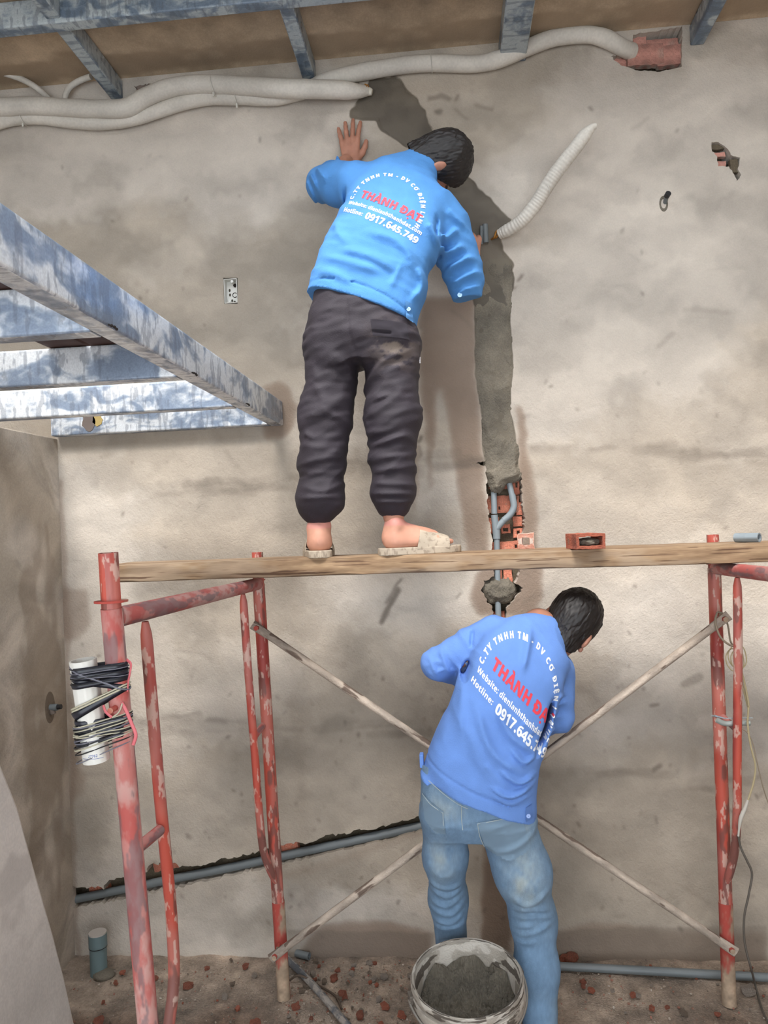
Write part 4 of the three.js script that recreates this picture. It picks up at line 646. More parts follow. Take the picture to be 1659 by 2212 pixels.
// hand: fingers along +y, palm towards +z, thumb on the side of s
function handField(s, curl, spread) {
  const fs = [];
  const X = [-0.031, -0.0105, 0.0105, 0.03], len = [0.06, 0.074, 0.08, 0.072], base = [0.032, 0.04, 0.043, 0.04];
  for (let i = 0; i < 4; i++) {
    const x0 = X[i] * s; fs.push(cap([x0 * 0.62, -0.045, 0], [x0, base[i], 0], 0.0125, 0.0105));
    let p = [x0, base[i], 0], a = 0; const sp = s * (i - 1.5) * spread;
    for (const [k, q] of [[0, 0.45], [1, 0.31], [2, 0.24]]) { a += curl[k] * (1 + 0.1 * i); const L = len[i] * q, e = [p[0] + Math.sin(sp) * L * Math.cos(a), p[1] + Math.cos(sp) * Math.cos(a) * L, p[2] + Math.sin(a) * L]; fs.push(cap(p, e, 0.0092 - k * 0.0007, 0.0086 - k * 0.0008)); p = e; }
  }
  const t = [[0.018 * s, -0.036, 0.006], [0.043 * s, -0.012, 0.011], [0.056 * s, 0.012, 0.012], [0.061 * s, 0.034, 0.015 + curl[0] * 0.01]];
  fs.push(cap(t[0], t[1], 0.0155, 0.0125), cap(t[1], t[2], 0.0118, 0.0102), cap(t[2], t[3], 0.01, 0.0082));
  const palm = uni(0.012, cap([-0.014 * s, -0.04, 0], [-0.016 * s, 0.02, 0.002], 0.0145, 0.012), cap([0.014 * s, -0.04, 0], [0.016 * s, 0.022, 0.002], 0.0145, 0.012), cap([0.011, -0.05, 0], [0.012, -0.1, 0], 0.0195, 0.022), cap([-0.011, -0.05, 0], [-0.012, -0.1, 0], 0.0195, 0.022));
  return (x, y, z) => { let d = palm(x, y, z), n = 1e9; for (const f of fs) { const e = f(x, y, z); n = n > 1e8 ? e : smin(n, e, 0.004); } return smin(d, n, 0.009); };
}
const hand = (s, curl, spread, o, F, U) => localNet(handField(s, curl, spread), [-0.085, -0.11, -0.035], [0.085, 0.14, 0.085], 0.0028, skinAt, o, F, U);
// bare foot: heel at the origin, toes along +z
const footField = () => { const fs = [ell([0, 0.027, 0.018], [0.03, 0.032, 0.034]), cap([0, 0.032, 0.02], [0.004, 0.028, 0.15], 0.029, 0.024), cap([-0.016, 0.02, 0.03], [-0.026, 0.018, 0.155], 0.02, 0.018), cap([0.016, 0.022, 0.03], [0.028, 0.019, 0.16], 0.02, 0.019), cap([0, 0.06, 0.03], [0, 0.036, 0.12], 0.03, 0.022), cap([0, 0.05, 0.02], [0, 0.13, 0.024], 0.025, 0.029), ell([0.027, 0.082, 0.026], [0.009, 0.012, 0.011]), ell([-0.026, 0.076, 0.022], [0.009, 0.012, 0.011])]; const toes = [[0.03, 0.218, 0.0125], [0.011, 0.224, 0.009], [-0.006, 0.215, 0.0088], [-0.021, 0.203, 0.0084], [-0.035, 0.187, 0.0085]].map(([x, z, r]) => cap([x * 0.9, 0.017, 0.155], [x, 0.012, z - r], r * 1.15, r)); const A = uni(0.025, ...fs), T = uni(0.003, ...toes); return (x, y, z) => smin(A(x, y, z), T(x, y, z), 0.012); };
const footSkin = (x, y, z) => { const m = 1 + 0.12 * fbm(x * 50, y * 50, z * 50 + 0.3, 2), k = sstep(y, 0.07, 0.03) ; return mixc([190 * m, 138 * m, 116 * m], [196 * m, 134 * m, 122 * m], k); };
const foot = (mirror, o, F) => { const g = localNet(footField(), [-0.07, -0.005, -0.03], [0.07, 0.17, 0.24], 0.004, footSkin, [0, 0, 0], [0, 0, 1], [0, 1, 0]); if (mirror) { g.scale(-1, 1, 1); const i = g.index.array; for (let k = 0; k < i.length; k += 3) { const t = i[k]; i[k] = i[k + 1]; i[k + 1] = t; } g.computeVertexNormals(); } const z = V(F).normalize(), x = new THREE.Vector3(0, 1, 0).cross(z); return g.applyMatrix4(new THREE.Matrix4().makeBasis(x, new THREE.Vector3(0, 1, 0), z).setPosition(...o)); };
// slide sandal in the foot's axes
const sandalMat = std({ map: tex(256, 256, 0.3, (u, v) => { const d = sstep(fbm(u * 160, v * 90, 8, 3), 0.1, 0.4), m = 1 + 0.1 * fbm(u * 30, v * 30, 2, 3); return mixc([172 * m, 158 * m, 140 * m], [120, 106, 92], d * 0.5); }), roughness: 0.8 });
function sandal(parent, mirror, o, F, label) {
  const t = new THREE.Group(); t.name = 'sandal'; parent.add(t); if (label) t.userData.label = label;
  const z = V(F).normalize(), x = new THREE.Vector3(0, 1, 0).cross(z); new THREE.Matrix4().makeBasis(x, new THREE.Vector3(0, 1, 0), z).setPosition(...o).decompose(t.position, t.quaternion, t.scale);
  const out = [[-0.034, -0.014], [-0.018, -0.028], [0.004, -0.03], [0.026, -0.022], [0.036, 0], [0.036, 0.06], [0.042, 0.13], [0.052, 0.18], [0.046, 0.22], [0.028, 0.242], [0.004, 0.244], [-0.024, 0.23], [-0.046, 0.198], [-0.052, 0.15], [-0.042, 0.08], [-0.038, 0.02]].map(([a, b]) => new THREE.Vector2(mirror ? -a : a, b));
  const s = new THREE.Shape(new THREE.SplineCurve([...out, out[0]]).getPoints(64));
  part('sole', new THREE.ExtrudeGeometry(s, { depth: 0.016, bevelEnabled: true, bevelSize: 0.003, bevelThickness: 0.004, bevelSegments: 3, curveSegments: 10 }).rotateX(Math.PI / 2).translate(0, -0.004, 0), sandalMat, t);
  const nu = 24, nv = 14, pos = [], uv = [], idx = [];
  for (const off of [0, 0.0035]) for (let j = 0; j <= nv; j++) for (let i = 0; i <= nu; i++) { const a = (i / nu) * Math.PI, v = j / nv, bow = Math.sin(a), zz = lerp(0.085 + 0.02 * bow, 0.19 + 0.006 * bow, v), w = lerp(0.044, 0.052, v) + off, h = lerp(0.066, 0.036, v) + off; pos.push(Math.cos(a) * w, Math.pow(bow, 0.8) * h - 0.006, zz); uv.push(i / nu * 0.15, v * 0.1); }
  const row = nu + 1, lay = row * (nv + 1), q = (a, b, c, d) => idx.push(a, b, c, a, c, d);
  for (let j = 0; j < nv; j++) for (let i = 0; i < nu; i++) { const a = j * row + i; q(a, a + 1, a + row + 1, a + row); q(lay + a, lay + a + row, lay + a + row + 1, lay + a + 1); }
  for (let i = 0; i < nu; i++) { q(i, lay + i, lay + i + 1, i + 1); const e = nv * row + i; q(e, e + 1, lay + e + 1, lay + e); }
  const g = new THREE.BufferGeometry(); g.setAttribute('position', new THREE.Float32BufferAttribute(pos, 3)); g.setAttribute('uv', new THREE.Float32BufferAttribute(uv, 2)); g.setIndex(idx); g.computeVertexNormals();
  part('strap', g, sandalMat, t);
}
const bodyMat = phys({ vertexColors: true, roughness: 0.6 });
const join = (...gs) => mergeGeometries(gs.map((g) => { const o = g.toNonIndexed ? g : g; const c = new THREE.BufferGeometry(); for (const k of ['position', 'normal', 'uv', 'color']) c.setAttribute(k, g.attributes[k]); c.setIndex(g.index); return c; }));
const weave = tex(256, 256, 0.06, (u, v) => gray(128 + 50 * Math.sin(u * 5200) * Math.sin(v * 5200) + 60 * noise(u * 500, v * 500, 3)), THREE.RepeatWrapping, false);
const cloth = (o) => phys({ vertexColors: true, roughness: 0.9, bumpMap: weave, bumpScale: 0.0006, sheen: 0.25, sheenRoughness: 0.6, ...o });

// the print on the back of both shirts
const printMap = (() => {
  const c = document.createElement('canvas'); c.width = 1024; c.height = 720; const k = c.getContext('2d'); k.clearRect(0, 0, 1024, 720);
  k.textBaseline = 'middle'; k.fillStyle = '#eef2f6'; k.strokeStyle = '#eef2f6';
  k.font = 'bold 54px sans-serif'; k.textAlign = 'center'; k.lineWidth = 3;
  const s = 'C.TY TNHH TM - DV CƠ ĐIỆN LẠNH', cx = 470, cy = 445, rx = 362, ry = 350, W = [...s].map((q) => k.measureText({ 'Ơ': 'O', 'Ệ': 'E', 'Ạ': 'A' }[q] ?? q).width + 5), T = W.reduce((a, b) => a + b, 0); let run = 0;
  const P0 = { 'Ơ': ['O', 1], 'Ệ': ['Ê', 2], 'Ạ': ['A', 2] };         // letters the font lacks: a base letter with its horn or dot
  const mark = (q, x, w, size) => { if (!P0[q]) return; k.beginPath(); if (P0[q][1] === 2) k.arc(x + w / 2, size * 0.52, size * 0.085, 0, 6.3); else { k.moveTo(x + w * 0.78, -size * 0.3); k.quadraticCurveTo(x + w * 1.02, -size * 0.34, x + w * 1.0, -size * 0.56); k.lineTo(x + w * 0.86, -size * 0.5); } k.fill(); };
  [...s].forEach((q, i) => { const a = lerp(Math.PI * 1.03, -0.16, (run + W[i] / 2) / T); run += W[i]; k.save(); k.translate(cx + Math.cos(a) * rx, cy - Math.sin(a) * ry); k.rotate(Math.PI / 2 - a); k.fillText(P0[q]?.[0] ?? q, 0, 0); k.strokeText(P0[q]?.[0] ?? q, 0, 0); mark(q, -W[i] / 2, W[i], 52); k.restore(); });
  k.textAlign = 'left'; const fit = (txt, font, x0, x1, y, st) => { k.font = font; const w = k.measureText(txt).width; k.save(); k.translate(x0, y); k.scale((x1 - x0) / w, 1); if (st) { k.lineWidth = st; k.lineJoin = 'round'; k.strokeText(txt, 0, 0); } k.fillText(txt, 0, 0); k.restore(); };
  k.fillStyle = k.strokeStyle = '#e2404f'; fit('THÀNH ĐAT', 'bold 108px sans-serif', 190, 834, 400, 4); k.beginPath(); k.arc(722, 458, 9, 0, 6.3); k.fill();
  k.fillStyle = k.strokeStyle = '#eef2f6'; fit('Website: dienlanhthanhdat.com', 'bold 52px sans-serif', 105, 900, 512, 1); fit('Hotline:', 'bold 52px sans-serif', 95, 318, 592, 1); fit('0917.645.749', 'bold 88px sans-serif', 350, 900, 594, 3);
  const t = new THREE.CanvasTexture(c); t.colorSpace = THREE.SRGBColorSpace; t.anisotropy = 8; t.generateMipmaps = true; return t;
})();
const printMat = new THREE.MeshStandardMaterial({ map: printMap, transparent: true, roughness: 0.7, side: THREE.DoubleSide });
// o, ux, vy: the points of the shirt where the print's (190,400), (834,400) and (95,590) lie
function print(f, o, ux, vy, parent) { const U = [(ux[0] - o[0]) / 644, (ux[1] - o[1]) / 644], Q = [(vy[0] - o[0] + 95 * U[0]) / 190, (vy[1] - o[1] + 95 * U[1]) / 190], at = (x, y) => [o[0] + U[0] * (x - 190) + Q[0] * (y - 400), o[1] + U[1] * (x - 190) + Q[1] * (y - 400)], a = at(0, 0); part('shirt_print', drape(f, a, [U[0] * 1024, U[1] * 1024], [Q[0] * 720, Q[1] * 720], 110, 80, 0.0012), printMat, parent, 'white and red company lettering'); }

// ---- the man on the plank
{
  const t = thing('person', 'man in a blue work shirt and dark trousers standing on the plank, smoothing the wall', 'person');
  const R = [0.915, -0.36, 0.1];
  const secs = [
    { c: [-.264,2.342,.475], r: R, a: 0.186, b: 0.128 }, { c: [-.234,2.434,.465], r: R, a: 0.184, b: 0.13 }, { c: [-.2,2.523,.445], r: R, a: 0.181, b: 0.132 },
    { c: [-.162,2.615,.42], r: R, a: 0.176, b: 0.13 }, { c: [-.139,2.697,.395], r: [0.92, -0.34, 0.06], a: 0.172, b: 0.118 }, { c: [-.119,2.769,.37], r: [0.93, -0.33, 0.02], a: 0.158, b: 0.098 }, { c: [-.103,2.813,.352], r: [0.9, -0.42, 0], a: 0.118, b: 0.08 }, { c: [-.08,2.842,.335], r: [0.84, -0.54, 0], a: 0.086, b: 0.068 }, { c: [-.055,2.86,.318], r: [0.78, -0.62, 0], a: 0.07, b: 0.062 }];
  const shL = [-.275,2.804,.37], elL = [-.408,2.874,.235], wrL = [-.355,2.999,.105], shR = [.022,2.663,.35], elR = [.096,2.485,.27];
  const armL = uni(0.04, cap(shL, lerp3(shL, elL, 0.55), 0.074, 0.066), cap(lerp3(shL, elL, 0.5), elL, 0.066, 0.05), cap(elL, wrL, 0.052, 0.05));
  const armR = loft([{ c: [-.017,2.721,.36], r: [0.86, 0.4, 0.1], a: 0.07, b: 0.08 }, { c: [.022,2.652,.345], r: [0.9, 0.36, 0.1], a: 0.078, b: 0.08 }, { c: [.057,2.583,.315], r: [0.93, 0.3, 0.1], a: 0.07, b: 0.074 }, { c: [.078,2.518,.29], r: [0.96, 0.18, 0.1], a: 0.0735, b: 0.07 }, { c: [.087,2.466,.275], r: [0.99, 0.1, 0.1], a: 0.066, b: 0.062 }, { c: [.085,2.418,.27], r: [1, 0.08, 0.1], a: 0.05, b: 0.05 }], 2.1);
  const base = uni(0.03, loft(secs, 2.5), armL, armR);
  const fo = folds([
    [[[-.221,2.559],[-.121,2.517],[-.077,2.442]], 0.0153, 0.0162], [[[-.305,2.511],[-.222,2.479],[-.128,2.424]], 0.0136, 0.0144], [[[-.37,2.501],[-.277,2.461],[-.174,2.419]], 0.0127, 0.0126], [[[-.332,2.627],[-.313,2.566],[-.282,2.525]], 0.0119, 0.0108], [[[-.032,2.593],[-.003,2.528]], 0.0102, 0.0144], [[[-.069,2.444],[-.059,2.387],[-.093,2.336]], 0.0110, 0.0144], [[[-.39,2.451],[-.331,2.432],[-.272,2.395]], 0.0119, 0.0090],
    [[[-.002,2.529],[.08,2.56]], 0.0102, 0.0162], [[[.015,2.493],[.114,2.53]], 0.0102, 0.0180], [[[.032,2.451],[.133,2.488]], 0.0102, 0.0162], [[[.007,2.563],[.064,2.612]], 0.0093, 0.0126], [[[.048,2.422],[.135,2.447]], 0.0076, 0.0090], [[[.032,2.67],[.087,2.619]], 0.0102, 0.0090],
    [[[-.34,2.955],[-.337,2.911]], 0.0068, 0.0162], [[[-.443,2.894],[-.416,2.818]], 0.0068, 0.0126], [[[-.416,2.901],[-.376,2.822]], 0.0076, 0.0108], [[[-.46,2.875],[-.436,2.807]], 0.0059, 0.0090],
    [[[-.023,2.493],[-.041,2.427]], 0.0085, -0.0144], [[[-.305,2.768],[-.312,2.701]], 0.0059, -0.0090], [[[-.003,2.633],[-.015,2.544]], 0.0059, -0.0108], [[[-.424,2.436],[-.309,2.413],[-.213,2.374],[-.129,2.323],[-.086,2.291]], 0.0034, -0.0050], [[[-.154,2.375],[-.121,2.448]], 0.0102, 0.0090], [[[-.248,2.621],[-.13,2.597]], 0.0255, 0.0072]]);
  const hemY = 0, cr = creases(-0.42, 4.5, 17, 0.0085), ct = creases(0.35, 6, 16, 0.0095);
  const shirtF = (x, y, z) => { let d = base(x, y, z); if (Math.abs(d) < 0.035) d -= fo(x, y) + 0.002 * fbm(x * 16 + y * 9, y * 22 - x * 6, z * 14 + 0.3, 3) + cr(x, y, z); return d; };
  const trousL = uni(0.05, cap([-.355,2.215,.475], [-.392,2.007,.47], 0.092, 0.077), cap([-.392,2.007,.47], [-.408,1.88,.465], 0.077, 0.068), cap([-.408,1.88,.465], [-.422,1.764,.46], 0.068, 0.066), cap([-.422,1.764,.46], [-.426,1.731,.46], 0.068, 0.066), cap([-.426,1.731,.46], [-.434,1.695,.46], 0.062, 0.038));
  const trousR = uni(0.05, cap([-.175,2.197,.475], [-.172,1.987,.475], 0.097, 0.08), cap([-.172,1.987,.475], [-.18,1.868,.47], 0.08, 0.067), cap([-.18,1.868,.47], [-.18,1.771,.465], 0.067, 0.059), cap([-.18,1.771,.465], [-.182,1.744,.465], 0.061, 0.06), cap([-.182,1.744,.465], [-.184,1.711,.465], 0.056, 0.04));
  const hips = loft([{ c: [-.256,2.403,.47], r: R, a: 0.16, b: 0.118 }, { c: [-.258,2.33,.475], r: [0.97, -0.2, 0.06], a: 0.17, b: 0.124 }, { c: [-.263,2.247,.475], r: [1, -0.05, 0.03], a: 0.186, b: 0.128 }, { c: [-.266,2.165,.475], r: [1, 0, 0], a: 0.165, b: 0.1 }], 2.4);
  const tBase = uni(0.035, hips, uni(0.012, trousL, trousR));
  const tf = folds([
    [[[-.45,1.996],[-.378,2.01],[-.312,1.974]], 0.012, 0.0080], [[[-.455,1.948],[-.423,1.933]], 0.009, 0.0060], [[[-.456,1.911],[-.331,1.882]], 0.01, 0.0047], [[[-.467,1.856],[-.331,1.87]], 0.009, 0.0060], [[[-.472,1.816],[-.34,1.824]], 0.009, 0.0060], [[[-.473,1.78],[-.394,1.762],[-.34,1.786]], 0.009, 0.0067], [[[-.476,1.743],[-.351,1.743]], 0.008, 0.0060], [[[-.419,2.114],[-.368,2.044],[-.301,2.061]], 0.014, 0.0060], [[[-.425,2.173],[-.396,2.098]], 0.014, 0.0040],
    [[[-.263,2.044],[-.169,2.051]], 0.012, 0.0067], [[[-.256,1.98],[-.193,2.023],[-.113,2.065]], 0.012, 0.0067], [[[-.252,1.942],[-.194,1.939],[-.138,1.968]], 0.011, 0.0060], [[[-.242,1.898],[-.111,1.926]], 0.01, 0.0067], [[[-.241,1.857],[-.11,1.865]], 0.009, 0.0060], [[[-.237,1.816],[-.115,1.828]], 0.009, 0.0073], [[[-.238,1.779],[-.113,1.77]], 0.008, 0.0080], [[[-.24,1.747],[-.118,1.741]], 0.007, 0.0073], [[[-.235,1.72],[-.122,1.717]], 0.006, 0.0060],
    [[[-.357,2.19],[-.301,2.15],[-.289,2.103]], 0.013, 0.0054], [[[-.269,2.165],[-.266,2.096]], 0.01, -0.0130], [[[-.29,2.344],[-.291,2.269],[-.272,2.168]], 0.006, -0.0043], [[[-.222,2.265],[-.152,2.243],[-.111,2.194]], 0.012, 0.0033], [[[-.122,2.258],[-.085,2.128]], 0.012, 0.0033], [[[-.223,2.242],[-.152,2.235]], 0.004, -0.0043]]);
  const ruff = (x, y) => sstep(y, 1.81, 1.7);
  const trouF = (x, y, z) => { let d = tBase(x, y, z); if (Math.abs(d) < 0.035) d -= tf(x, y) + 0.002 * fbm(x * 13 + y * 7, y * 20 - x * 9, z * 13 + 0.3, 3) + ct(x, y, z) + 0.0045 * ruff(x, y) * noise(x * 18 + y * 20, y * 56 - x * 16, z * 18 + 0.5); return d; };
  // body under the clothes
  const anL = [-.432,1.654,.462], anR = [-.189,1.655,.462], heelL = [[-.426,1.572,.49][0], PLANK(-0.5) + 0.022, 0.485], heelR = [[-.206,1.564,.49][0], PLANK(-0.3) + 0.022, 0.475];
  const dirL = [-0.2, 0, -1], dirR = [0.95, 0, -0.3];
  const hc = [-.009,2.885,.285], fwd = [0.0, -0.58, -0.81], upv = [0.97, 0.19, -0.12];
  const inner = uni(0.03, loft(secs.map((s) => ({ ...s, a: s.a * 0.84, b: s.b * 0.8 })), 2.3), cap(shL, elL, 0.044, 0.038), cap(elL, [-.338,3.028,.075], 0.036, 0.026), cap(shR, elR, 0.044, 0.038), cap(elR, [.108,2.613,.14], 0.036, 0.026),
    cap([-.355,2.215,.475], [-.392,2.007,.47], 0.07, 0.055), cap([-.392,2.007,.47], [-.425,1.764,.46], 0.055, 0.045), cap([-.425,1.764,.46], [heelL[0] - 0.004, heelL[1] + 0.1, heelL[2] - 0.022], 0.042, 0.032), cap([-.175,2.197,.475], [-.172,1.987,.475], 0.075, 0.058), cap([-.172,1.987,.475], [-.181,1.771,.465], 0.055, 0.045), cap([-.181,1.771,.465], [heelR[0] + 0.021, heelR[1] + 0.1, heelR[2] - 0.007], 0.042, 0.034), cap([-.087,2.824,.34], [hc[0] - 0.03, hc[1] - 0.02, hc[2] + 0.01], 0.048, 0.046));
  const body = join(net(inner, [-0.62, 1.53, 0], [0.5, 3.08, 0.66], 0.009, skinAt),
    hand(-1, [0.08, 0.1, 0.08], 0.13, [-.326,3.094,.027], [0, 0, -1], [-0.02, 1, 0.03]), hand(1, [0.5, 0.6, 0.4], 0.05, [.114,2.661,.12], [-0.2, -0.4, -0.8], [0.05, 0.9, -0.4]),
    localNet(headField(0.06, 0.042), [-0.12, -0.17, -0.13], [0.12, 0.16, 0.13], 0.0036, headColor, hc, fwd, upv, 0.92), foot(true, heelL, dirL), foot(false, heelR, dirR));
  part('body', body, bodyMat, t);
  part('hair', localNet(hairField(-0.1, 0.008), [-0.11, -0.09, -0.14], [0.11, 0.17, 0.12], 0.0032, hairAt, hc, fwd, upv, 0.92), hairMat, t);
  const blue = (x, y, z) => { const m = 1 + 0.05 * fbm(x * 30, y * 30, z * 30 + 0.3, 3); return [76 * m, 132 * m, 193 * m]; };
  const shirt = part('shirt', net(shirtF, [-0.62, 2.22, 0.02], [0.5, 2.98, 0.66], 0.0044, blue), cloth(), t);
  print(shirtF, [-.241,2.707,.5], [-.054,2.6,.47], [-.3,2.663,.51], shirt);
  const button = std({ color: 0x9fc4ea, roughness: 0.35 }), blueFlat = phys({ color: 0x528ac4, roughness: 0.9, bumpMap: weave, bumpScale: 0.0006 });
  const tab = (f, a, b, c, px) => { const g = drape(f, a, [b[0] - a[0], b[1] - a[1]], [c[0] - a[0], c[1] - a[1]], 12, 14, 0.0035); part('hem_tab', g, blueFlat, shirt); };
  tab((x, y, z) => Math.min(shirtF(x, y, z), trouF(x, y, z) - 0.008), [-.113,2.338], [-.093,2.329], [-.112,2.283]);
  const putButton = (f, q, s = 0.0065) => { let z = 1; for (let k = 0; k < 90; k++) { const d = f(q[0], q[1], z) - 0.004; if (d < 0.0004) break; z -= Math.max(0.0005, d * 0.7); } part('button', hollow([q[0], q[1], z - 0.001], [q[0], q[1], z + 0.0025], s, 0.0012, 18), button, shirt); };
  putButton((x, y, z) => Math.min(shirtF(x, y, z), trouF(x, y, z) - 0.008), [-.104,2.312]); putButton(shirtF, [.061,2.418], 0.008);
  const dark = (x, y, z) => { const m = 1 + 0.12 * fbm(x * 24, y * 24, z * 24 + 0.3, 3), d = sstep(fbm(x * 34 + 5, y * 60, 3.2, 4), -0.12, 0.16) * Math.exp(-(((x + 0.15) / 0.07) ** 2) - ((y - 2.2) / 0.065) ** 2) * (z > 0.45 ? 1 : 0); return mixc([45 * m, 39 * m, 46 * m], [150, 136, 118], d * 0.6); };
  const tro = part('trousers', net(trouF, [-0.56, 1.6, 0.3], [0.14, 2.42, 0.66], 0.0046, dark), cloth({ sheen: 0.15, roughness: 0.72 }), t);
  const darkFlat = phys({ color: 0x302b33, roughness: 0.9, bumpMap: weave, bumpScale: 0.0006 });
  part('back_pocket', drape(trouF, [-.221,2.279], [0.11, -0.012], [0.006, -0.05], 26, 14, 0.0026), darkFlat, tro);
  for (const [c, r] of [[[-.433,1.706,.46], 0.05], [[-.184,1.714,.465], 0.05]]) part('elastic_cuff', tube([0, 1, 2, 3, 4, 5, 6, 7, 8, 9, 10, 11, 12, 13, 14, 15].map((i) => { const a = (i / 16) * 6.283, q = r * (0.86 + 0.06 * (i % 2)); return [c[0] + Math.cos(a) * q, c[1] + 0.003 * noise(i * 1.7, 3, 0), c[2] + Math.sin(a) * q]; }), (s) => 0.0085 + 0.0025 * Math.sin(s * 100), { seg: 10, closed: true, n: 120 }), darkFlat, tro);
  part('zip_pull', box(0.004, 0.02, 0.003, 0.001), std({ color: 0xc8c4c8, roughness: 0.3, metalness: 0.6 }), tro).position.set(...[-.078,2.166,.5]);
  sandal(t, true, heelL, dirL, 'worn pale sandal pointing to the wall'); sandal(t, false, heelR, dirR, 'worn pale sandal seen from the side');
}
// ---- the man on the floor
{
  const t = thing('person', 'stooping man in a blue work shirt and faded jeans on the floor below the plank', 'person');
  const R = [0.88, -0.4, -0.1];
  const secs = [
    { c: [.041,.816,.595], r: [0.9, -0.36, 0], a: 0.183, b: 0.122 }, { c: [.059,.889,.59], r: [0.9, -0.36, -0.02], a: 0.172, b: 0.122 }, { c: [.091,.977,.57], r: R, a: 0.158, b: 0.124 }, { c: [.132,1.068,.54], r: R, a: 0.156, b: 0.128 },
    { c: [.174,1.158,.5], r: R, a: 0.155, b: 0.124 }, { c: [.213,1.23,.46], r: R, a: 0.145, b: 0.106 }, { c: [.245,1.268,.435], r: [0.8, -0.58, -0.1], a: 0.11, b: 0.082 }, { c: [.276,1.279,.412], r: [0.7, -0.7, -0.1], a: 0.088, b: 0.07 }, { c: [.307,1.28,.395], r: [0.64, -0.76, 0], a: 0.07, b: 0.062 }];
  const cr = creases(-0.95, 4, 14, 0.0105), shL = [.12,1.284,.44], elL = [-.066,1.191,.44], shR = [.314,1.161,.42], elR = [.318,1.003,.4];
  const armL = uni(0.03, cap(shL, lerp3(shL, elL, 0.5), 0.062, 0.052), cap(lerp3(shL, elL, 0.5), elL, 0.052, 0.044), cap(elL, [.017,1.125,.3], 0.044, 0.042));
  const armR = uni(0.03, cap(shR, lerp3(shR, elR, 0.5), 0.062, 0.052), cap(lerp3(shR, elR, 0.5), elR, 0.05, 0.045), cap(elR, [.263,.934,.26], 0.044, 0.04));
  const base = uni(0.026, loft(secs, 2.5), armL, armR);
  const fo = folds([
    [[[.048,1.11],[.089,.987],[.171,.917]], 0.0136, 0.0169], [[[.112,1.11],[.139,1.035],[.214,.964]], 0.0127, 0.0187], [[[.083,.885],[.132,.86],[.206,.881]], 0.0093, 0.0206], [[[.111,.929],[.164,.894],[.21,.904]], 0.0085, 0.0187], [[[.145,.985],[.181,.947],[.212,.957]], 0.0076, 0.0169], [[[.011,1.181],[-.001,1.018]], 0.0136, 0.0094], [[[.23,1.307],[.193,1.197]], 0.0110, 0.0131],
    [[[-.103,1.191],[-.07,1.208],[-.034,1.198]], 0.008, 0.006], [[[-.079,1.167],[-.042,1.181],[.001,1.168]], 0.007, 0.006], [[[.301,1.109],[.335,1.091]], 0.008, 0.006], [[[.292,1.053],[.337,1.066]], 0.008, 0.007], [[[.276,1.008],[.321,1.021]], 0.008, 0.006], [[[.023,1.056],[.059,.946],[.136,.864]], 0.016, 0.007], [[[.053,1.301],[.045,1.249]], 0.0051, -0.0094], [[[.283,1.098],[.254,1.016],[.224,.96]], 0.0085, -0.0375], [[[.038,1.211],[.014,1.164]], 0.0068, -0.0225], [[[.058,.956],[.115,.888]], 0.0119, 0.0094], [[[.182,1.061],[.22,1.02]], 0.0102, 0.0131], [[[-.091,1.223],[-.064,1.161]], 0.0068, 0.0094], [[[-.054,1.245],[-.025,1.163]], 0.0085, 0.0094], [[[.076,.873],[.13,.841],[.195,.854]], 0.0085, 0.0112], [[[-.123,.964],[-.051,.915],[.066,.853],[.17,.818]], 0.0034, -0.0049]]);
  const shirtF = (x, y, z) => { let d = base(x, y, z); if (Math.abs(d) < 0.035) d -= fo(x, y) + 0.002 * fbm(x * 14 - y * 8, y * 18 + x * 8, z * 14 + 0.3, 3) + cr(x, y, z); return d; };
  const cj = creases(0.25, 6, 20, 0.0042);
  const knL = [-.06,.467,.5], knR = [.195,.444,.58], ftL = [[-.049,.127,.44][0], 0.09, 0.46], ftR = [[.198,.173,.62][0], 0.09, 0.63];
  const legL = uni(0.05, cap([-.059,.748,.59], [-.062,.623,.56], 0.07, 0.06), cap([-.062,.623,.56], knL, 0.06, 0.0525), cap(knL, ftL, 0.051, 0.05));
  const legR = uni(0.05, cap([.124,.744,.6], [.167,.599,.6], 0.088, 0.077), cap([.167,.599,.6], knR, 0.077, 0.061), cap(knR, [.197,.311,.6], 0.06, 0.058), cap([.197,.311,.6], ftR, 0.057, 0.05));
  const hips = loft([{ c: [.03,.876,.585], r: [0.95, -0.26, 0], a: 0.158, b: 0.108 }, { c: [.036,.819,.595], r: [0.97, -0.2, 0], a: 0.164, b: 0.116 }, { c: [.039,.759,.6], r: [1, -0.05, 0], a: 0.164, b: 0.108 }, { c: [.031,.714,.595], r: [1, -0.02, 0], a: 0.13, b: 0.08 }], 2.4);
  const jBase = uni(0.035, hips, uni(0.012, legL, legR));
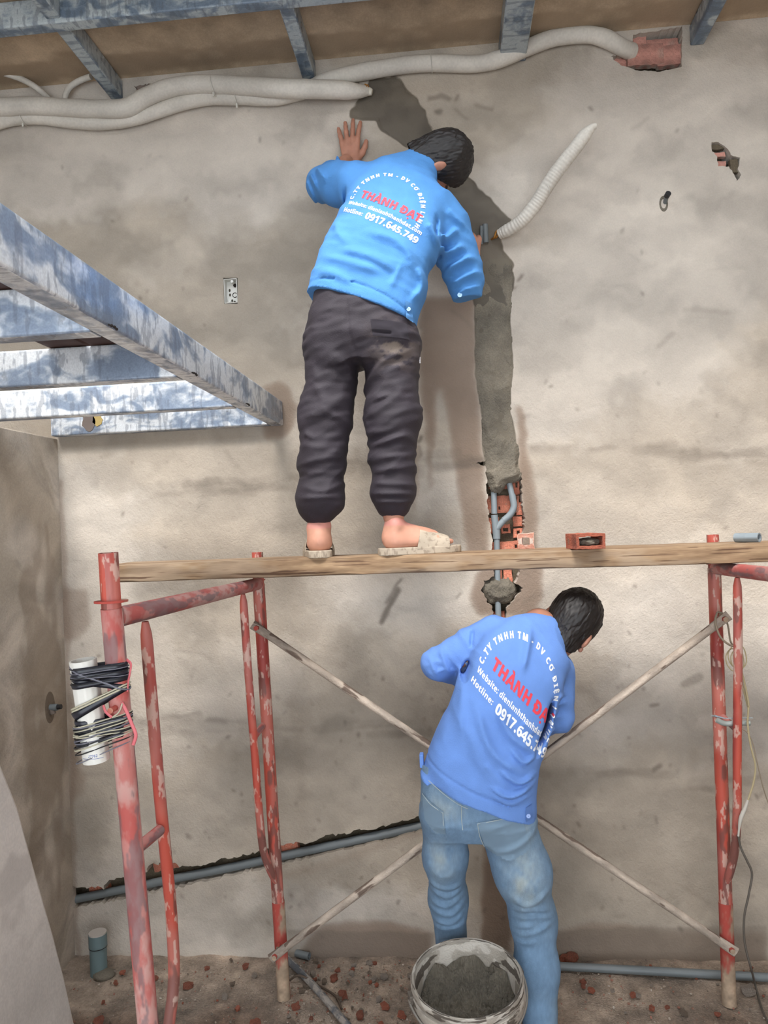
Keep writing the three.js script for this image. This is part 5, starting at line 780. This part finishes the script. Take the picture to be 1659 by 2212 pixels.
  const jf = folds([
    [[[-.117,.555],[-.061,.541],[-.008,.551]], 0.009, 0.008], [[[-.114,.527],[-.058,.51],[-.012,.536]], 0.009, 0.009], [[[-.116,.488],[-.064,.479],[-.013,.51]], 0.009, 0.009], [[[-.114,.459],[-.055,.448],[-.01,.482]], 0.009, 0.009], [[[-.107,.42],[-.051,.417],[-.013,.446]], 0.008, 0.007], [[[-.117,.638],[-.077,.593],[-.031,.61]], 0.012, 0.006], [[[-.103,.389],[-.009,.406]], 0.008, 0.006],
    [[[.125,.559],[.172,.53],[.24,.57]], 0.011, 0.01], [[[.133,.508],[.19,.514],[.245,.5]], 0.009, 0.009], [[[.135,.481],[.197,.492],[.249,.479]], 0.009, 0.008], [[[.138,.452],[.188,.468]], 0.009, 0.008], [[[.137,.428],[.197,.447],[.243,.468]], 0.009, 0.008], [[[.137,.404],[.201,.417]], 0.008, 0.006], [[[.093,.686],[.157,.71],[.211,.744]], 0.01, 0.009], [[[.098,.668],[.14,.67]], 0.008, 0.006], [[[-.006,.846],[-.008,.764]], 0.006, -0.005], [[[-.105,.751],[-.075,.735]], 0.01, 0.005]]);
  const jeanF = (x, y, z) => { let d = jBase(x, y, z); if (Math.abs(d) < 0.035) d -= jf(x, y) + 0.0014 * fbm(x * 16, y * 22, z * 16 + 0.3, 3) + cj(x, y, z) * (0.5 + sstep(y, 0.75, 0.6)); return d; };
  const hc = [.361,1.275,.36], fwd = [0.12, -0.36, -0.9], upv = [0.62, 0.74, -0.22];
  const inner = uni(0.03, loft(secs.map((s) => ({ ...s, a: s.a * 0.84, b: s.b * 0.8 })), 2.3), cap(shL, elL, 0.042, 0.036), cap(elL, [.102,1.083,.2], 0.035, 0.026), cap(shR, elR, 0.042, 0.036), cap(elR, [.205,.935,.2], 0.035, 0.026),
    cap([-.059,.748,.59], knL, 0.052, 0.042), cap(knL, ftL, 0.042, 0.034), cap([.124,.744,.6], knR, 0.068, 0.05), cap(knR, ftR, 0.046, 0.036), cap([.268,1.303,.41], [hc[0] - 0.05, hc[1] - 0.055, hc[2] + 0.02], 0.054, 0.052));
  const heelL = [ftL[0], 0.026, ftL[2] + 0.03], heelR = [ftR[0], 0.026, ftR[2] + 0.03];
  part('body', join(net(inner, [-0.25, 0.04, 0.1], [0.62, 1.5, 0.8], 0.009, skinAt), hand(-1, [0.5, 0.6, 0.4], 0.05, [.141,1.059,.15], [0, -0.5, -0.8], [0.7, 0.3, -0.6]), hand(1, [0.5, 0.6, 0.4], 0.05, [.173,.931,.15], [0, -0.5, -0.8], [-0.6, 0.4, -0.6]),
    localNet(headField(0.09, 0.05), [-0.12, -0.17, -0.13], [0.12, 0.16, 0.13], 0.0036, headColor, hc, fwd, upv, 0.95), foot(true, heelL, [-0.25, 0, -1]), foot(false, heelR, [0.3, 0, -1])), bodyMat, t);
  part('hair', localNet(hairField(-0.088, 0.012), [-0.11, -0.1, -0.14], [0.11, 0.18, 0.12], 0.0032, hairAt, hc, fwd, upv, 0.95), hairMat, t);
  const blue = (x, y, z) => { const m = 1 + 0.04 * fbm(x * 30, y * 30, z * 30 + 0.3, 3); return [104 * m, 142 * m, 210 * m]; };
  const shirt = part('shirt', net(shirtF, [-0.24, 0.76, 0.12], [0.62, 1.46, 0.8], 0.0044, blue), cloth(), t);
  print(shirtF, [.107,1.224,.6], [.276,1.04,.57], [.041,1.179,.61], shirt);
  const button = std({ color: 0x9fb8ea, roughness: 0.35 }), blueFlat = phys({ color: 0x688ed2, roughness: 0.9, bumpMap: weave, bumpScale: 0.0006 });
  const a = [.177,.818], b = [.198,.823], c = [.178,.776];
  part('hem_tab', drape((x, y, z) => Math.min(shirtF(x, y, z), jeanF(x, y, z) - 0.006), a, [b[0] - a[0], b[1] - a[1]], [c[0] - a[0], c[1] - a[1]], 12, 14, 0.0035), blueFlat, shirt);
  { const q = [.185,.794]; let z = 1; for (let k = 0; k < 90; k++) { const d = Math.min(shirtF(q[0], q[1], z), jeanF(q[0], q[1], z) - 0.006) - 0.005; if (d < 0.0004) break; z -= Math.max(0.0005, d * 0.7); } part('button', hollow([q[0], q[1], z - 0.001], [q[0], q[1], z + 0.0025], 0.006, 0.0012, 18), button, shirt); }
  part('hem_tab', box(0.012, 0.04, 0.03, 0.003), blueFlat, shirt).position.set(...[-.12,.931,.6]);
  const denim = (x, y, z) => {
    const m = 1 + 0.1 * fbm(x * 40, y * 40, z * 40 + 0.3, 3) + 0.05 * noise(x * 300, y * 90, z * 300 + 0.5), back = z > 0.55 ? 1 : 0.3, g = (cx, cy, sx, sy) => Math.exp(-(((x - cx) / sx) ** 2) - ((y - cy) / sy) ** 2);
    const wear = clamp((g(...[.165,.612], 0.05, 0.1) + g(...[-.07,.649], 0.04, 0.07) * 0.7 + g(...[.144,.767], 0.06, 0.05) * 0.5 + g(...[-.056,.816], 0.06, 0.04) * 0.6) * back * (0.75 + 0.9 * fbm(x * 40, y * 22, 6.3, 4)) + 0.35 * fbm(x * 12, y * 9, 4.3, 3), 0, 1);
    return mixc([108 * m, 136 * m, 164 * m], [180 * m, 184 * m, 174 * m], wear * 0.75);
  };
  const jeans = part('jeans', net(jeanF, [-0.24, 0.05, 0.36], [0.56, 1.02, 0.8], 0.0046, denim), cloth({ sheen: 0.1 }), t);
  const denimFlat = phys({ color: 0x8099ae, roughness: 0.92, bumpMap: weave, bumpScale: 0.0006 }), thread = std({ color: 0xa9b4b6, roughness: 0.9 });
  const pocket = (q, U, Vv) => { const keep = (s, v) => v < 0.82 || Math.abs(s - 0.5) < 0.5 - (v - 0.82) * 2.4; part('back_pocket', drape(jeanF, q, U, Vv, 26, 30, 0.0028, keep), denimFlat, jeans); };
  pocket([.037,.786], [0.128, 0.012], [0.03, -0.128]); pocket([-.121,.849], [0.062, -0.036], [0.006, -0.09]);
  const seam = (pts, r = 0.0013) => part('seam', tube(pts.map((q) => { let z = 1; for (let k = 0; k < 90; k++) { const d = jeanF(q[0], q[1], z) - 0.0025; if (d < 0.0004) break; z -= Math.max(0.0005, d * 0.7); } return [q[0], q[1], Math.max(z, 0.45)]; }), r, { seg: 6 }), thread, jeans);
  seam([[.038,.782],[.077,.787],[.117,.792],[.155,.797]]); seam([[.038,.782],[.043,.742],[.055,.702]]); seam([[-.12,.846],[-.096,.827],[-.06,.807]]); seam([[-.06,.807],[-.06,.775],[-.061,.759]]); seam([[-.099,.891],[-.054,.861],[-.014,.836],[.012,.825]]); seam([[-.006,.829],[-.007,.796],[-.005,.762]]);
  for (let i = 0; i < 5; i++) { const q = [.241,.456,.6], a = rr(-0.4, 0.5), L = rr(0.012, 0.03); part('frayed_tear', tube([q, [q[0] + Math.cos(a) * L * 0.6, q[1] + Math.sin(a) * L - 0.004 * i, q[2] + 0.004 * i], [q[0] + Math.cos(a) * L, q[1] + Math.sin(a) * L - 0.006, q[2]]], (s) => 0.004 * (1.15 - s), { seg: 6, n: 8 }), denimFlat, jeans); }
  sandal(t, true, heelL, [-0.25, 0, -1]); sandal(t, false, heelR, [0.3, 0, -1]);
}

// ------------------------------------------------------------------ on the floor
{ // mortar bucket
  const t = thing('mortar_bucket', 'grey splashed mortar bucket on the floor in front of the stooping man', 'bucket', [-0.004, 0.004, 0.7]);
  const prof = [[0, 0], [0.128, 0], [0.136, 0.006], [0.147, 0.2], [0.152, 0.3], [0.153, 0.29], [0.165, 0.292], [0.167, 0.297], [0.1655, 0.334], [0.162, 0.338], [0.1645, 0.342], [0.1645, 0.358], [0.16, 0.365], [0.1545, 0.362], [0.1535, 0.35], [0.15, 0.3], [0.142, 0.1]].map((q) => new THREE.Vector2(...q));
  const g = toCreasedNormals(new THREE.LatheGeometry(prof, 64), 0.7), uv = g.attributes.uv; for (let i = 0; i < uv.count; i++) uv.setXY(i, uv.getX(i) * 0.95, uv.getY(i) * 0.9);
  const bm = std({ map: tex(1024, 512, 0.95, (u, v) => { const a = fbm(u * 16, v * 16, 4, 4), s = sstep(fbm(u * 22, v * 20, 12, 4), 0.08, 0.22), d = sstep(fbm(u * 18, v * 30, 31, 4), 0.16, 0.26), m = 1 + a * 0.2; return mixc(mixc([172 * m, 164 * m, 152 * m], [214, 208, 198], s * 0.7), [74, 66, 58], d * 0.8); }), bumpMap: grainBump, bumpScale: 0.003, roughness: 0.7 });
  part('pail', g, bm, t);
  const mg = new THREE.CircleGeometry(0.1475, 72, 0, 6.2832).rotateX(-Math.PI / 2); 
  const ring = []; const R = 26, A = 80, pos = [], idx = [], uvs = [];
  for (let i = 0; i <= R; i++) for (let j = 0; j <= A; j++) { const r = (i / R) * 0.1465, a = (j / A) * 6.28319, x = Math.cos(a) * r, z = Math.sin(a) * r, e = i / R; pos.push(x, 0.255 + 0.045 * (e * e) * sstep(-z * 6 + x * 2 + 0.9 * fbm(x * 14, z * 14, 3, 3), -0.2, 0.9) + 0.028 * fbm(x * 22, z * 22, 5, 4) + 0.01 * noise(x * 130, z * 130, 3), z); uvs.push(x, z); }
  for (let i = 0; i < R; i++) for (let j = 0; j < A; j++) { const a = i * (A + 1) + j, b = a + A + 1; idx.push(a, a + 1, b, b, a + 1, b + 1); }
  const m = new THREE.BufferGeometry(); m.setAttribute('position', new THREE.Float32BufferAttribute(pos, 3)); m.setAttribute('uv', new THREE.Float32BufferAttribute(uvs, 2)); m.setIndex(idx); m.computeVertexNormals();
  part('mortar', m, std({ map: mortarMap, color: 0xffffff, bumpMap: grainBump, bumpScale: 0.008, roughness: 0.9 }), t, 'wet grey mortar filling the bucket');
  for (const s of [-1, 1]) part('ear', box(0.014, 0.045, 0.03, 0.004, [s * 0.168, 0.318, -0.01]), bm, t);
  const hp = []; for (let i = 0; i <= 24; i++) { const a = (i / 24) * Math.PI; hp.push([Math.cos(a) * 0.174, 0.322 - Math.sin(a) * 0.045, -0.01 + Math.sin(a) * 0.172]); }
  part('handle', tube(hp, 0.0035, { seg: 8, n: 60 }), std({ color: 0x8d8880, roughness: 0.5, metalness: 0.4 }), t);
  t.rotation.set(0.14, 0.3, 0.02); t.scale.setScalar(0.965); t.position.y = 0.026;
}
single('water_pipe', tube([[0.25, 0.016, 0.075], [0.66, 0.016, 0.105], [1.03, 0.016, 0.135], [1.6, 0.016, 0.18]], 0.0145, { seg: 18 }), pvcDark, 'long dark grey pipe lying on the floor along the wall at the right', 'pipe');
single('steel_tube', tube([[-0.70, 0.018, 0.04], [-0.56, 0.018, 0.215], [-0.26, 0.018, 0.64]], 0.0125, { seg: 14 }), std({ map: galvMap, color: 0xb0a498, roughness: 0.85, metalness: 0 }), 'dusty grey tube lying slantwise on the floor beside the left frame foot', 'tube');
single('pipe_offcut', hollow([-.664,.014,.007], [-.61,.014,.028], 0.0135, 0.0105, 18), pvcDark, 'short grey pipe offcut on the floor against the wall behind the left frame', 'pipe');
single('floor_wire', tube([[-.653,.012,.178], [-.628,.03,.18], [-.6,.03,.185], [-.539,.012,.209], [-.473,.008,.26], [-.441,.008,.33]], 0.004, { seg: 8, n: 40 }), std({ color: 0x57493e, roughness: 0.9 }), 'brown wire bent over the slanting tube on the floor', 'wire');
// leaning plastered panel in the near left corner
{
  const o = [-1.25,1.152,.931], pts = [[-1.25,1.245,1.009], [-1.25,1.053,.937], [-1.25,.896,.857], [-1.25,.669,.775], [-1.25,.463,.697], [-1.25,.289,.637], [-1.25,.111,.585]].map((p) => [p[2], p[1]]);
  const last = pts[pts.length - 1], foot = [last[0] - 0.05, 0.002], g0 = extrude([[1.9, 0.002], [1.9, 1.3], [pts[0][0] + 0.03, 1.3], ...pts, foot].reverse(), 0.05, 0.012);
  const g = g0.rotateY(-Math.PI / 2).translate(-1.25, 0, 0);
  single('plastered_panel', g, palePlaster, 'pale grey plastered panel with a slanting edge in the bottom left corner', 'panel');
}
// rubble: brick and mortar crumbs one could pick up, then the grit between them
{
  const chip = tex(256, 256, 0.4, (u, v) => { const m = 1 + 0.3 * fbm(u * 24, v * 24, 3, 4) + 0.08 * noise(u * 300, v * 300, 2); return [176 * m, 162 * m, 149 * m]; }), fragMats = [std({ map: brickMap, color: 0xe2d2ca, bumpMap: grainBump, bumpScale: 0.004 }), std({ map: brickMap, color: 0xffe6da, bumpMap: grainBump, bumpScale: 0.004 }), std({ map: chip, bumpMap: grainBump, bumpScale: 0.004 }), std({ map: chip, color: 0xd6ccc2, bumpMap: grainBump, bumpScale: 0.004 })];
  const shapes = [0, 1, 2, 3, 4].map((k) => { const g = new THREE.IcosahedronGeometry(1, 1), p = g.attributes.position; for (let i = 0; i < p.count; i++) { const v = new THREE.Vector3().fromBufferAttribute(p, i), q = 0.85 + 0.6 * noise(v.x * 1.9 + k * 9, v.y * 1.9, v.z * 1.9 + 0.4); v.multiplyScalar(q); p.setXYZ(i, clamp(v.x, -0.75, 0.9), clamp(v.y, -0.4, 0.5), clamp(v.z * 0.8, -0.6, 0.7)); } g.computeVertexNormals(); return uvBox(g); });
  const spots = [[[-.294,.01,.31], 0.02, 1, 0], [[-.448,.01,.257], 0.022, 0, 2], [[-.374,.01,.361], 0.02, 0, 1], [[-.234,.01,.358], 0.018, 1, 3], [[-.6,.01,.317], 0.018, 0, 4], [[-.72,.01,.408], 0.02, 0, 1], [[-.577,.01,.128], 0.016, 2, 0], [[-.494,.01,.155], 0.02, 0, 1], [[-.312,.01,.14], 0.018, 2, 2], [[-.179,.01,.303], 0.02, 2, 3], [[-1.256,.01,.414], 0.024, 0, 3], [[.376,.01,.024], 0.03, 0, 0], [[.348,.02,.018], 0.022, 1, 2], [[.395,.01,.155], 0.014, 0, 4], [[.595,.01,.297], 0.014, 1, 1], [[.798,.01,.324], 0.012, 1, 2], [[.693,.01,.321], 0.016, 3, 0], [[.943,.008,.199], 0.028, 2, 4], [[-.843,.01,.083], 0.016, 0, 2], [[-1.023,.01,.21], 0.022, 0, 3], [[-.868,.01,.266], 0.016, 2, 1]];
  for (let i = 0; i < 230; i++) {
    const near = rnd(), px = near < 0.55 ? rr(-0.62, -0.12) : near < 0.85 ? rr(0.3, 1.05) : rr(-1.35, -0.75), pz = near < 0.55 ? 0.04 + Math.pow(rnd(), 1.3) * 0.75 : rr(0.03, 0.7);
    spots.push([[px, 0, pz], 0.0045 + 0.011 * Math.pow(rnd(), 1.8), [0, 2, 3, 2, 1, 3, 2][Math.floor(rnd() * 7)], Math.floor(rnd() * 5)]);
  }
  const where = (x, z) => (x < -0.75 ? 'left of the left scaffold frame' : x < -0.42 ? 'by the slanting grey tube' : x < -0.1 ? 'between the tube and the bucket' : x < 0.25 ? 'beside the bucket' : x < 0.62 ? 'right of the stooping man' : 'by the right scaffold foot') + (z < 0.22 ? ', close to the wall' : z < 0.42 ? ', away from the wall' : ', nearest the camera');
  const kind = ['red brick', 'bright orange brick', 'pale mortar', 'grey mortar'], proto = {};
  for (const [p, s, mt, sh] of spots) {
    const sz = s > 0.013 ? 'large' : s > 0.0085 ? 'middling' : 'tiny', lab = `${sz} ${kind[mt]} crumb ${where(p[0], p[2])}`, grp = `${sz} ${kind[mt]} crumbs ${where(p[0], p[2])}`;
    const m = single('rubble_piece', shapes[sh], fragMats[mt], lab, 'rubble', grp);
    m.position.set(p[0], s * 0.32 + 0.001, p[2]); m.scale.setScalar(s); m.rotation.set(rr(-0.2, 0.2), rr(0, 6), rr(-0.2, 0.2));
  }
  const N = 3800, grit = new THREE.InstancedMesh(shapes[1], std({ roughness: 0.95 }), N), mx = new THREE.Matrix4(), q = new THREE.Quaternion(), cols = [0x8f6a5a, 0x968778, 0x77695e, 0xb0a497, 0x96685a, 0xa09284].map((c) => new THREE.Color(c));
  for (let i = 0; i < N; i++) {
    const a = rnd(), x = a < 0.5 ? rr(-0.66, 0.1) : a < 0.85 ? rr(0.1, 1.3) : rr(-1.5, -0.6), z = a < 0.85 ? Math.pow(rnd(), 0.9) * 1.0 + 0.02 : rr(0.03, 0.9), s = 0.0016 + 0.004 * Math.pow(rnd(), 3);
    q.setFromEuler(new THREE.Euler(rr(-0.5, 0.5), rr(0, 6), rr(-0.5, 0.5))); grit.setMatrixAt(i, mx.compose(new THREE.Vector3(x, s * 0.4, z), q, new THREE.Vector3(s, s, s))); grit.setColorAt(i, cols[Math.floor(rnd() * 6)]);
  }
  grit.name = 'grit'; grit.castShadow = grit.receiveShadow = true; scene.add(grit); tag(grit, 'fine brick and mortar grit strewn over the dirt floor', 'grit', null, 'stuff');
}

renderer.render(scene, camera);
